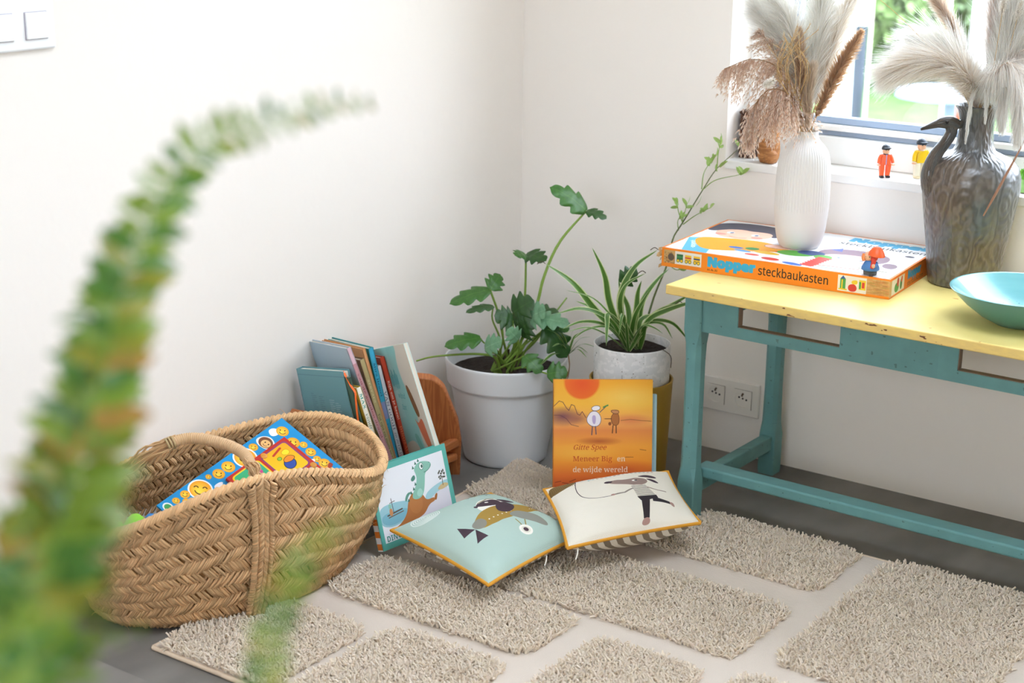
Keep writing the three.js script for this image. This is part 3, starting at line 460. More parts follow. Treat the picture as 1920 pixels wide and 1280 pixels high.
  // 9 mint book, its cover turned to the room
  const mint = print(512, 768, (g, W, H) => {
    g.fillStyle = '#e2d9cc'; g.fillRect(0, 0, W, H);
    blob(g, [[0, 0], [300, 0], [360, 0], [300, 120], [330, 260], [400, 380], [330, 520], [360, 640], [420, 740], [330, 740], [250, 560], [120, 560], [0, 620]], '#9ed3cf'); g.fillStyle = '#a9d8d4'; g.fillRect(0, 0, 200, 420);
    blob(g, [[230, 520], [300, 520], [330, 620], [400, 700], [380, 760], [300, 700]], '#7cc0b6');
    g.strokeStyle = '#3aa5ac'; g.lineWidth = 5; for (let i = 0; i < 16; i++) { g.beginPath(); g.moveTo(150 + i * 7, 150 + 20 * Math.sin(i)); g.lineTo(146 + i * 7, 240 + 18 * Math.cos(i * 2)); g.stroke(); }
    text(g, 'wind', 170, 300, 'italic 44px serif', '#3aa5ac', 0.12); text(g, 'lint', 180, 370, 'italic 40px serif', '#3aa5ac', 0.12);
    blob(g, [[330, 240], [370, 230], [410, 330], [430, 420], [380, 430], [350, 340]], '#8a5a30'); blob(g, [[320, 420], [360, 470], [440, 420], [455, 520], [470, 620], [400, 610], [370, 540], [350, 490]], '#e07a58'); line(g, [[450, 620], [460, 700]], '#d9866a', 16);
    text(g, 'DESIA', 395, 735, 'bold 34px serif', '#6a5240', -0.1);
  });
  const mb = book('book', 'mint book with a girl in red on its cover, leaning on the rack end', 0.17, 0.285, 0.01, { color: 0xc9d8d0, front: mint, soft: true, spineLeft: true }, G);
  lean(mb, [0.255, 0.39, 0.785], 0.285, -23.7 * D, 9.3 * D, 19.8 * D);
}
// ---------- book rack ----------
{
  const t = thing('book_rack', 'reddish brown wooden book rack with slanted ends by the left wall', 'book rack');
  const m = std({ map: woodMap([0.62, 0.34, 0.17], [0.76, 0.47, 0.26]), roughness: 0.55 });
  const panel = (pts, th) => { const s = new THREE.Shape(); s.moveTo(...pts[0]); for (const p of pts.slice(1)) p.length === 4 ? s.quadraticCurveTo(...p) : s.lineTo(...p); s.closePath(); const g = new THREE.ExtrudeGeometry(s, { depth: th, bevelEnabled: true, bevelSize: 0.004, bevelThickness: 0.004, bevelSegments: 3, curveSegments: 12 }); const uv = g.attributes.uv; for (let i = 0; i < uv.count; i++) uv.setXY(i, uv.getY(i) * 3, uv.getX(i) * 5); return g; };
  const place = (name, g, p, yaw, fwd) => { const o = obj(name, g, m, t); o.position.set(...p); o.rotation.set(fwd, yaw, 0, 'YXZ'); return o; };
  place('end_panel', panel([[0.03, 0.0], [0.152, 0.0], [0.155, 0.09], [0.148, 0.14], [0.122, 0.215, 0.118, 0.225], [0.1, 0.252, 0.08, 0.252], [0.03, 0.258]], 0.018), [0.055, 0.002, 0.585], 38 * D, 12 * D);
  place('end_panel', panel([[0.0, 0.0], [0.115, 0.0], [0.115, 0.2], [0.11, 0.222, 0.09, 0.226], [0.0, 0.238]], 0.018), [0.022, 0.002, 0.835], 22 * D, 16 * D);
  const bar = (a, b, r, name) => { const A = V(...a), B = V(...b), g = box(r[0], r[1], A.distanceTo(B), 0, 0, 0, 0.005); const o = obj(name, g, m, t); o.position.copy(A.clone().lerp(B, 0.5)); o.lookAt(B); return o; };
  bar([0.192, 0.085, 0.515], [0.17, 0.06, 0.82], [0.018, 0.022], 'front_rail');
  bar([0.1, 0.03, 0.52], [0.08, 0.03, 0.82], [0.09, 0.018], 'shelf_board');
  bar([0.16, 0.05, 0.52], [0.13, 0.045, 0.81], [0.08, 0.018], 'shelf_board');
}
// ---------- dragon book ----------
{
  const cover = print(1024, 800, (g, W, H) => {
    g.fillStyle = '#5fb3a9'; g.fillRect(0, 0, W, H); g.fillStyle = '#eeeff6'; g.fillRect(50, 58, W - 105, H - 120);
    g.save(); g.beginPath(); g.rect(50, 58, W - 105, H - 120); g.clip();
    blob(g, [[40, 400], [200, 380], [360, 400], [480, 430], [460, 560], [300, 600], [150, 610], [30, 560]], '#9cc9d6'); blob(g, [[60, 470], [250, 460], [420, 480], [380, 560], [200, 600], [60, 560]], '#7fb8cb');
    blob(g, [[640, 420], [800, 360], [1000, 340], [1000, 410], [800, 460], [650, 510]], '#a9d3de'); blob(g, [[600, 560], [760, 440], [1000, 400], [1000, 760], [600, 760], [200, 760], [60, 640], [400, 610]], '#e4e0ec');
    // raft
    line(g, [[140, 490], [330, 470]], '#5b4a44', 14); line(g, [[150, 512], [340, 495]], '#6e5a50', 10); line(g, [[220, 470], [215, 340]], '#4a3d3a', 7); line(g, [[190, 380], [255, 372]], '#4a3d3a', 6); blob(g, [[170, 430], [205, 425], [215, 500], [165, 505]], '#c98a5a'); ell(g, 186, 410, 18, 24, '#8fc0b0');
    // little island with a tree
    blob(g, [[810, 420], [860, 380], [930, 370], [990, 400], [900, 430]], '#d7bd8c'); line(g, [[900, 390], [905, 310]], '#5e4a38', 7); for (let i = 0; i < 12; i++) ell(g, 905 + 36 * Math.cos(i * 2.3), 285 + 36 * Math.sin(i * 1.7), 9, 14, '#55564a', i);
    // a running dragon: rust body and tail, green neck and head
    blob(g, [[120, 640], [260, 620], [380, 540], [420, 420], [500, 350], [620, 400], [650, 480], [760, 470], [770, 510], [680, 520], [600, 600], [480, 620], [420, 690], [340, 660], [200, 668]], '#b87440'); blob(g, [[420, 440], [500, 370], [600, 410], [600, 520], [520, 580], [440, 540]], '#c07c46');
    blob(g, [[755, 480], [790, 440], [810, 452], [775, 520]], '#a5632f'); blob(g, [[330, 640], [370, 660], [350, 730], [318, 724]], '#a5632f');
    blob(g, [[480, 390], [560, 300], [590, 220], [560, 140], [640, 90], [720, 100], [800, 130], [790, 180], [700, 210], [680, 290], [640, 400], [580, 440], [500, 430]], '#8ec3b3'); blob(g, [[540, 380], [600, 330], [640, 390], [570, 430]], '#a9d6c9');
    blob(g, [[500, 230], [560, 190], [570, 240], [520, 260]], '#4f8578'); blob(g, [[380, 400], [430, 340], [500, 350], [440, 370], [400, 430]], '#5d9486');
    for (const [x, y] of [[560, 130], [600, 96], [640, 78], [552, 290], [520, 330], [480, 360], [430, 420]]) poly(g, [[x - 14, y + 12], [x, y - 22], [x + 16, y + 10]], '#3f7568');
    ell(g, 668, 140, 27, 34, '#f4f7f6', 0, '#3d6c60', 5); ell(g, 676, 142, 12, 17, '#35594f'); bez(g, [690, 205, 740, 205, 780, 185, 792, 150], '#3f7568', 6); ell(g, 775, 128, 6, 4, '#3f7568');
    g.restore();
    text(g, 'DINO', 70, 770 - 40, 'bold 76px sans-serif', '#3e8d84');
  });
  const stripes = print(64, 512, (g, W, H) => { g.fillStyle = '#efeaea'; g.fillRect(0, 0, W, H); g.fillStyle = '#dd7a2c'; for (let i = 0; i < 7; i++) g.fillRect(0, i * H / 6.6, W, H / 13.2); });
  const w = 0.217, h = 0.168;
  const b = book('book', 'square picture book with a running dragon on its cover, leaning beside the basket', w, h, 0.017, { color: 0x4fa79d, front: cover, spine: stripes, spineLeft: true });
  const yaw = 1.443, ln = 0.278, x = V(Math.cos(yaw), 0, -Math.sin(yaw)), nb = V(-Math.sin(yaw), 0, -Math.cos(yaw)), y = V(0, Math.cos(ln), 0).addScaledVector(nb, Math.sin(ln));
  basis(b, V(0.367, 0.026, 0.989).addScaledVector(x, w), x, y, x.clone().cross(y));
}
// ---------- orange book and the pale one behind it ----------
{
  const cover = print(820, 1024, (g, W, H) => {
    const gr = g.createLinearGradient(0, 0, 0, H); for (const [p, c] of [[0, '#f3a92c'], [0.2, '#f6b93c'], [0.36, '#f0a758'], [0.42, '#e58a44'], [0.55, '#f2a136'], [0.68, '#f0962a'], [0.8, '#dd6a24'], [0.92, '#a94318'], [1, '#c2571c']]) gr.addColorStop(p, c); g.fillStyle = gr; g.fillRect(0, 0, W, H);
    const soft = (x, y, a, b, c, al) => { g.save(); g.translate(x, y); g.scale(a, b); const q = g.createRadialGradient(0, 0, 0, 0, 0, 1); q.addColorStop(0, c); q.addColorStop(1, c.slice(0, 7) + '00'); g.globalAlpha = al; g.fillStyle = q; g.fillRect(-1, -1, 2, 2); g.restore(); };
    soft(600, 150, 330, 130, '#f9d06a', 0.8); soft(250, 620, 340, 90, '#f8c04a', 0.7); soft(620, 760, 300, 90, '#d0571f', 0.8); soft(400, 960, 420, 80, '#7a2a12', 0.7); soft(640, 340, 200, 60, '#d9774a', 0.8);
    const sg = g.createRadialGradient(235, 20, 20, 235, 20, 155); sg.addColorStop(0, '#e8571c'); sg.addColorStop(0.85, '#ec6a1c'); sg.addColorStop(1, '#f08a2400'); g.fillStyle = sg; ell(g, 235, 20, 155, 150, sg);
    soft(80, 310, 180, 90, '#6a3a50', 0.9); soft(200, 330, 130, 60, '#8a4a4a', 0.6);
    line(g, [[0, 230], [50, 180], [80, 190], [110, 240], [130, 260], [150, 210], [175, 220], [200, 290], [220, 300], [240, 270], [270, 320]], '#5d3038', 5); line(g, [[0, 300], [60, 300], [110, 330], [150, 380], [210, 395]], '#5d3038', 4);
    line(g, [[560, 345], [640, 335], [720, 345], [810, 350]], '#8a4a2a', 4); line(g, [[420, 330], [500, 332]], '#8a4a2a', 3);
    // two small walkers in the distance, seen from behind
    soft(380, 520, 200, 40, '#a03f1c', 0.7);
    blob(g, [[290, 300], [310, 270], [350, 262], [385, 290], [400, 340], [380, 390], [330, 400], [285, 370], [275, 330]], '#ece6ee', '#56465a', 4); blob(g, [[315, 235], [345, 218], [385, 222], [390, 250], [350, 265], [320, 258]], '#f1ecf0', '#56465a', 4); blob(g, [[320, 300], [355, 300], [350, 380], [325, 370]], '#b9a6d0');
    line(g, [[325, 395], [320, 465]], '#56465a', 8); line(g, [[350, 395], [356, 460]], '#56465a', 8); line(g, [[385, 275], [440, 222]], '#56465a', 6); line(g, [[415, 232], [450, 216]], '#4d8a4a', 12);
    blob(g, [[480, 300], [520, 270], [545, 300], [545, 380], [500, 390], [478, 350]], '#b06a34', '#5b2e1a', 4); blob(g, [[470, 262], [500, 255], [540, 258], [545, 285], [500, 290]], '#c98a5a', '#5b2e1a', 4); line(g, [[495, 388], [490, 450]], '#6b3a1e', 9); line(g, [[520, 388], [522, 450]], '#6b3a1e', 9); line(g, [[480, 330], [430, 330]], '#5b2e1a', 6); blob(g, [[455, 360], [480, 355], [482, 385], [458, 388]], '#8a4a26');
    text(g, 'Gitte Spee', 165, 592, 'italic 58px serif', '#b92a12'); text(g, 'Meneer Big', 165, 690, '60px serif', '#c23014'); text(g, 'en', 530, 690, '60px serif', '#f6e6cf'); text(g, 'de wijde wereld', 165, 782, '60px serif', '#f6e6cf');
    line(g, [[720, 590], [770, 598]], '#8a3a16', 4); line(g, [[600, 655], [665, 655]], '#8a3a16', 4); for (let i = 0; i < 9; i++) line(g, [[20 + i * 60, 870 + 20 * Math.sin(i * 3)], [70 + i * 60, 860 + 22 * Math.sin(i * 2)]], '#6b2410', 5);
  });
  const yaw = 0.651, ln = 0.2, x = V(Math.cos(yaw), 0, -Math.sin(yaw)), nb = V(-Math.sin(yaw), 0, -Math.cos(yaw)), y = V(0, Math.cos(ln), 0).addScaledVector(nb, Math.sin(ln));
  const w = 0.214, h = 0.262, p0 = V(0.487, 0.028, 0.566);
  const b = book('book', 'orange sunset picture book with two small animals on its cover, leaning on the plant pots', w, h, 0.012, { color: 0xd98a34, front: cover, spineLeft: true });
  basis(b, p0.clone().addScaledVector(x, w), x, y, x.clone().cross(y));
  const c = book('book', 'pale blue book showing only its edge behind the orange book', 0.2, 0.225, 0.014, { color: 0xa9cdd6, spineLeft: true });
  const q0 = p0.clone().addScaledVector(x, w + 0.011).addScaledVector(nb, 0.016); basis(c, q0, x, y, x.clone().cross(y));
}
// ---------- cushions ----------
function cushion(label, c, up, front, dir, o) {
  // c: four corners left, far, right, near (world); up = thickness above and below the seam
  const o0 = c.reduce((s, p) => s.add(V(...p)), V(0, 0, 0)).multiplyScalar(0.25); const base = V(o0.x, 0.026, o0.z);
  const t = thing('cushion', label, 'cushion', base.toArray());
  const [L, F, R, N] = c.map((p) => V(...p).sub(base)); const bil = (u, v) => L.clone().lerp(F, u).lerp(N.clone().lerp(R, u), v);   // u: L->F / N->R, v: far side -> near side
  const pinch = (u, v) => { const a = u * 2 - 1, b = v * 2 - 1, k = 0.055; return [0.5 + 0.5 * a * (1 - k * (1 - b * b)), 0.5 + 0.5 * b * (1 - k * (1 - a * a))]; };
  const nrm = R.clone().sub(L).cross(F.clone().sub(N)).normalize(); if (nrm.y < 0) nrm.negate();
  const prof = (u, v) => { const a = Math.abs(u * 2 - 1), b = Math.abs(v * 2 - 1); return Math.pow(Math.max(0, 1 - Math.pow(a, 2.4)), 0.55) * Math.pow(Math.max(0, 1 - Math.pow(b, 2.4)), 0.55); };
  const wr = (u, v) => 0.0035 * (fbm(u * 5 + label.length, v * 5, 3) - 0.5) * prof(u, v) * 2;
  const top = surf((u, v) => { const [a, b] = pinch(u, v); return bil(a, b).addScaledVector(nrm, up[0] * prof(u, v) + wr(u, v)); }, 56, 56, (u, v) => [u, 1 - v]);
  const bot = surf((u, v) => { const [a, b] = pinch(u, v), p = bil(a, b); const q = p.clone().addScaledVector(nrm, -up[1] * prof(u, v)); q.y = Math.max(q.y, 0.0005); return q; }, 40, 40, (u, v) => [u, 1 - v]);
  obj('printed_cover', top, std({ map: front, roughness: 0.9, bumpMap: rep(fineWeave, 6, 6), bumpScale: 0.0004, side: THREE.DoubleSide }), t);
  obj('striped_cover', bot, std({ map: o.back, roughness: 0.9, side: THREE.DoubleSide }), t);
  const e = []; const n = 40; for (const [a, b] of [[[0, 0], [1, 0]], [[1, 0], [1, 1]], [[1, 1], [0, 1]], [[0, 1], [0, 0]]]) for (let i = 0; i < n; i++) { const k = i / n, [u, v] = pinch(lerp(a[0], b[0], k), lerp(a[1], b[1], k)); e.push(bil(u, v)); }
  const pc = new THREE.CatmullRomCurve3(e, true); obj('piping', new THREE.TubeGeometry(pc, 220, 0.0034, 8, true), std({ color: 0xd9982c, roughness: 0.85 }), t);
  const [zu, zv] = pinch(o.tag, 1); const zp = bil(zu, zv).addScaledVector(nrm, -0.008); obj('zip_tag', taper([zp, zp.clone().add(V(0.002, -0.008, 0.004)), zp.clone().add(V(0.001, -0.018, 0.008))], 0.0016, 6, 6), flat(0xf3efe6, 0.8), t);
  return t;
}
const stripeBack = (ang) => print(1024, 1024, (g, W) => { g.fillStyle = '#efe7da'; g.fillRect(0, 0, W, W); g.save(); g.translate(W / 2, W / 2); g.rotate(ang); g.fillStyle = '#8d7f6e'; for (let i = -26; i < 26; i++) g.fillRect(i * 62, -1500, 31, 3000); g.restore(); });
{
  // aeroplane cushion: u left corner -> far corner, canvas x = u, canvas y = v
  const plane = print(1024, 1024, (g, W) => {
    g.fillStyle = '#b2c9c0'; g.fillRect(0, 0, W, W);
    // spiral cloud
    g.strokeStyle = '#dfe8e2'; g.lineWidth = 9; for (let i = 1; i < 8; i++) ell(g, 200, 130, i * 18, i * 11, null, -0.1, '#e3ebe5', 8); 
    g.save(); g.translate(400, 470); g.scale(1.22, 1.22); g.translate(-400, -400);
    ell(g, 585, 360, 105, 120, '#f4efe6', 0.6);
    g.save(); g.translate(560, 480); g.rotate(0.66); g.scale(0.85, 0.85); g.translate(-560, -460);
    // fuselage from nose (near-left) to tail (far-right)
    blob(g, [[330, 590], [400, 430], [520, 330], [640, 300], [780, 250], [900, 170], [930, 220], [860, 330], [760, 440], [620, 520], [460, 640], [380, 690], [320, 660]], '#a8863a');
    blob(g, [[320, 600], [370, 540], [430, 570], [420, 660], [350, 700], [305, 660]], '#8d8a80');
    blob(g, [[850, 160], [930, 120], [960, 170], [900, 250]], '#4a3440');
    blob(g, [[600, 480], [660, 420], [800, 430], [880, 520], [900, 600], [820, 590], [680, 540]], '#8f8f86');
    for (let i = 0; i < 6; i++) ell(g, 450 + i * 36, 560 - i * 27, 7, 7, '#f4efe6'); for (let i = 0; i < 3; i++) ell(g, 790 + i * 22, 330 - i * 20, 6, 6, '#f4efe6');
    line(g, [[650, 560], [690, 640]], '#9a8a50', 9); line(g, [[720, 560], [720, 640]], '#9a8a50', 9); ell(g, 715, 680, 52, 52, '#f4efe6'); ell(g, 715, 680, 34, 34, '#e2dccd'); ell(g, 715, 680, 20, 20, '#4a3440');
    // propeller
    poly(g, [[330, 690], [200, 640], [240, 760]], '#43303c'); poly(g, [[330, 690], [420, 770], [330, 840]], '#43303c');
    g.restore(); g.save(); g.translate(70, 40);
    // dog pilot
    blob(g, [[480, 420], [520, 340], [590, 300], [640, 310], [650, 400], [560, 470]], '#43303c'); blob(g, [[420, 260], [470, 230], [560, 230], [620, 270], [600, 330], [520, 330], [450, 290]], '#43303c'); blob(g, [[600, 240], [680, 300], [700, 360], [640, 340]], '#43303c'); ell(g, 520, 262, 14, 9, '#f4efe6', 0.3); line(g, [[470, 235], [560, 215], [600, 240]], '#a49a84', 14); ell(g, 418, 268, 14, 14, '#43303c');
    g.restore();
    g.restore();
    // bunting behind
    for (let i = 0; i < 5; i++) { const x = 640 + i * 52, y = 110 + i * 18; poly(g, [[x, y - 26], [x + 22, y], [x, y + 26]], ['#43303c', '#a8863a', '#8fb0aa', '#43303c', '#a8863a'][i]); poly(g, [[x + 44, y - 20], [x + 22, y], [x + 44, y + 26]], ['#43303c', '#a8863a', '#8fb0aa', '#43303c', '#a8863a'][i]); }
  });
  const dog = print(1024, 1024, (g, W) => {
    g.fillStyle = '#efe8da'; g.fillRect(0, 0, W, W);
    blob(g, [[0, 120], [40, 40], [190, 0], [230, 60], [220, 140], [60, 230], [0, 200]], '#7d6336'); for (let i = 0; i < 14; i++) line(g, [[20 + i * 14, 70], [10 + i * 14, 190]], '#6b5229', 3);
    g.beginPath(); g.moveTo(225, 90); g.bezierCurveTo(120, 420, 180, 600, 425, 600); g.strokeStyle = '#43303c'; g.lineWidth = 6; g.stroke(); bez(g, [225, 90, 240, 140, 280, 160, 330, 160], '#43303c', 4);
    for (let i = 0; i < 8; i++) { const x = 330 + i * 72, y = 165 - i * 4; const c = ['#9cc0b8', '#a88a4a', '#9cc0b8', '#43303c', '#c79a90', '#a8a08a', '#9cc0b8', '#c79a90'][i]; poly(g, [[x - 26, y - 20], [x, y], [x - 26, y + 22]], c); poly(g, [[x + 26, y - 22], [x, y], [x + 26, y + 18]], c); }
    g.save(); g.translate(-140, 150);
    // dog on two legs with a striped shirt
    blob(g, [[560, 190], [600, 160], [720, 180], [830, 150], [900, 210], [880, 300], [780, 330], [700, 270], [590, 240]], '#9a827a'); ell(g, 572, 190, 34, 24, '#43303c'); blob(g, [[820, 120], [930, 90], [1000, 170], [960, 200], [880, 150]], '#43303c'); blob(g, [[880, 180], [960, 220], [990, 300], [930, 270]], '#43303c'); ell(g, 790, 215, 24, 18, '#f7f2ea'); ell(g, 800, 214, 13, 13, '#2a2026');
    blob(g, [[720, 310], [850, 310], [900, 460], [900, 530], [740, 530], [730, 420]], '#efe8da'); g.save(); g.beginPath(); g.moveTo(735, 320); g.lineTo(855, 320); g.lineTo(895, 530); g.lineTo(745, 530); g.clip(); for (let i = 0; i < 11; i++) { g.fillStyle = '#5f564e'; g.fillRect(600, 325 + i * 20, 400, 8); } g.restore();
    line(g, [[740, 370], [660, 430], [570, 440]], '#8f857b', 18); line(g, [[860, 370], [940, 430], [1000, 450]], '#9a827a', 14); ell(g, 560, 440, 18, 14, '#b08a80');
    poly(g, [[740, 530], [900, 520], [905, 570], [830, 590], [780, 800], [735, 800], [760, 600]], '#2b2329'); poly(g, [[860, 540], [980, 640], [985, 680], [850, 620]], '#2b2329'); blob(g, [[735, 795], [785, 795], [775, 850], [705, 850]], '#b08a80'); blob(g, [[975, 640], [1010, 650], [1005, 720], [980, 690]], '#b08a80'); g.restore();
  });
  cushion('pale green cushion printed with a dog flying a mustard aeroplane, mustard piping', [[0.384, 0.075, 0.985], [0.412, 0.065, 0.69], [0.686, 0.063, 0.749], [0.669, 0.06, 1.048]], [0.047, 0.042], plane, 1, { back: stripeBack(0.5), tag: 0.62 });
  cushion('cream cushion printed with a walking dog in a striped shirt, against the orange book', [[0.559, 0.115, 0.707], [0.716, 0.12, 0.475], [0.87, 0.087, 0.607], [0.722, 0.084, 0.865]], [0.042, 0.066], dog, 1, { back: stripeBack(0.9), tag: 0.08 });
}
// ---------- pots and plants ----------
const soilMat = std({ color: 0x2a1e16, roughness: 1, bumpMap: dataTex(256, 256, (u, v) => fbm(u * 32, v * 32, 4)), bumpScale: 0.006 });
function soil(t, r, y, name = 'soil') {
  const g = surf((u, v) => { const a = u * Math.PI * 2; const x = Math.cos(a) * r * v, z = Math.sin(a) * r * v; return V(x, y + 0.014 * (fbm(x * 60 + 9, z * 60 + 9, 3) - 0.4) * (v < 0.97 ? 1 : 0.3), z); }, 64, 24, (u, v) => [Math.cos(u * 6.283) * v * r * 8, Math.sin(u * 6.283) * v * r * 8]);
  { const ix = g.index.array; for (let i = 0; i < ix.length; i += 3) { const a = ix[i + 1]; ix[i + 1] = ix[i + 2]; ix[i + 2] = a; } g.computeVertexNormals(); }
  obj(name, g, soilMat, t);
}
const leafTex = (a, b, stripe) => dataTex(64, 256, (u, v) => { const e = Math.abs(u - 0.5) * 2, n = fbm(u * 4, v * 16, 3), vein = Math.abs(e) < 0.05 ? 1 : Math.abs(((v * 10 + e * 1.2) % 1) - 0.5) < 0.04 ? 0.6 : 0; const m = stripe ? (e > 0.72 ? 1 : 0.14 * (Math.sin(u * 60) > 0.4)) : 0.35 * vein + 0.4 * (n - 0.5); return a.map((x, i) => clamp(lerp(x, b[i], m), 0, 1)); }, true);
const leafMat = (o) => phys({ roughness: 0.42, side: THREE.DoubleSide, transmission: 0.25, thickness: 0, ...o });
const philoM = leafMat({ map: leafTex([0.22, 0.42, 0.13], [0.45, 0.62, 0.26]) }), philoDark = leafMat({ map: leafTex([0.15, 0.31, 0.1], [0.32, 0.48, 0.2]) }), philoPale = leafMat({ map: leafTex([0.42, 0.6, 0.45], [0.68, 0.8, 0.68]) });
const spiderM = leafMat({ map: leafTex([0.27, 0.44, 0.13], [0.82, 0.86, 0.62], true) });
const stemM = std({ color: 0x7d9a3c, roughness: 0.5 }), stemDark = std({ color: 0x55622f, roughness: 0.6 }), rootM = std({ color: 0x8a6848, roughness: 0.8 });
// lobed leaf: base at the origin, midrib along +y, upper face +z; bend > 0 droops the tip
function lobed(L, W, bend, lobes = 3, fold = 0.22) {
  const n = lobes * 7, P = [], UV = [], I = [], Q = [-1, -0.72, -0.4, 0, 0.4, 0.72, 1]; W *= 1.22; L *= 1.05;
  const mid = (s) => { const a = bend * s; return Math.abs(bend) < 0.01 ? V(0, s * L, 0) : V(0, (Math.sin(a) / bend) * L, (-(1 - Math.cos(a)) / bend) * L); };
    for (let i = 0; i <= n; i++) {
    const s = i / n, ph = ((s * lobes + 0.12) % 1), env = Math.pow(Math.sin(Math.PI * Math.min(1, 0.2 + 0.8 * Math.pow(s, 0.85))), 0.7), lobe = (ph < 0.8 ? 0.48 + 0.52 * Math.pow(ph / 0.8, 0.75) : 1 - 0.52 * (ph - 0.8) / 0.2), w = W * 0.5 * env * lobe * (i === n ? 0.02 : 1);
    for (const q of Q) { const a = Math.abs(q), m = mid(clamp(s + a * a * 0.22 * env * (1 - s * 0.7) - 0.1 * a * (1 - s), -0.1, 1.05)); P.push(q * w, m.y, m.z + a * w * fold - a * a * a * w * 0.34 + 0.03 * w * Math.sin(i * 0.9 + q * 2)); UV.push((q + 1) / 2, s); }
  }
  for (let i = 0; i < n; i++) for (let j = 0; j < 6; j++) { const a = i * 7 + j, b = a + 7; I.push(a, a + 1, b + 1, a, b + 1, b); }
  const g = new THREE.BufferGeometry(); g.setAttribute('position', new THREE.Float32BufferAttribute(P, 3)); g.setAttribute('uv', new THREE.Float32BufferAttribute(UV, 2)); g.setIndex(I); g.computeVertexNormals(); return g;
}
function ribbon(pts, w, fold = 0.2, n = 20, face) {
  const c = curve(pts), P = [], UV = [], I = [];
  for (let i = 0; i <= n; i++) {
    const s = i / n, p = c.getPointAt(s), t = c.getTangentAt(s), side = t.clone().cross(face || V(0, 1, 0)); if (side.lengthSq() < 1e-5) side.set(1, 0, 0); side.normalize(); const up = side.clone().cross(t).normalize();
    const ww = w * 0.5 * Math.pow(Math.sin(Math.PI * clamp(0.14 + s * 0.86, 0, 1)), 0.7) * (s > 0.98 ? 0.1 : 1);
    for (const q of [-1, -0.5, 0, 0.5, 1]) { const r = p.clone().addScaledVector(side, q * ww).addScaledVector(up, Math.abs(q) * ww * fold); P.push(r.x, r.y, r.z); UV.push((q + 1) / 2, s); }
  }
  for (let i = 0; i < n; i++) for (let j = 0; j < 4; j++) { const a = i * 5 + j, b = a + 5; I.push(a, a + 1, b + 1, a, b + 1, b); }
  const g = new THREE.BufferGeometry(); g.setAttribute('position', new THREE.Float32BufferAttribute(P, 3)); g.setAttribute('uv', new THREE.Float32BufferAttribute(UV, 2)); g.setIndex(I); g.computeVertexNormals(); return g;
}
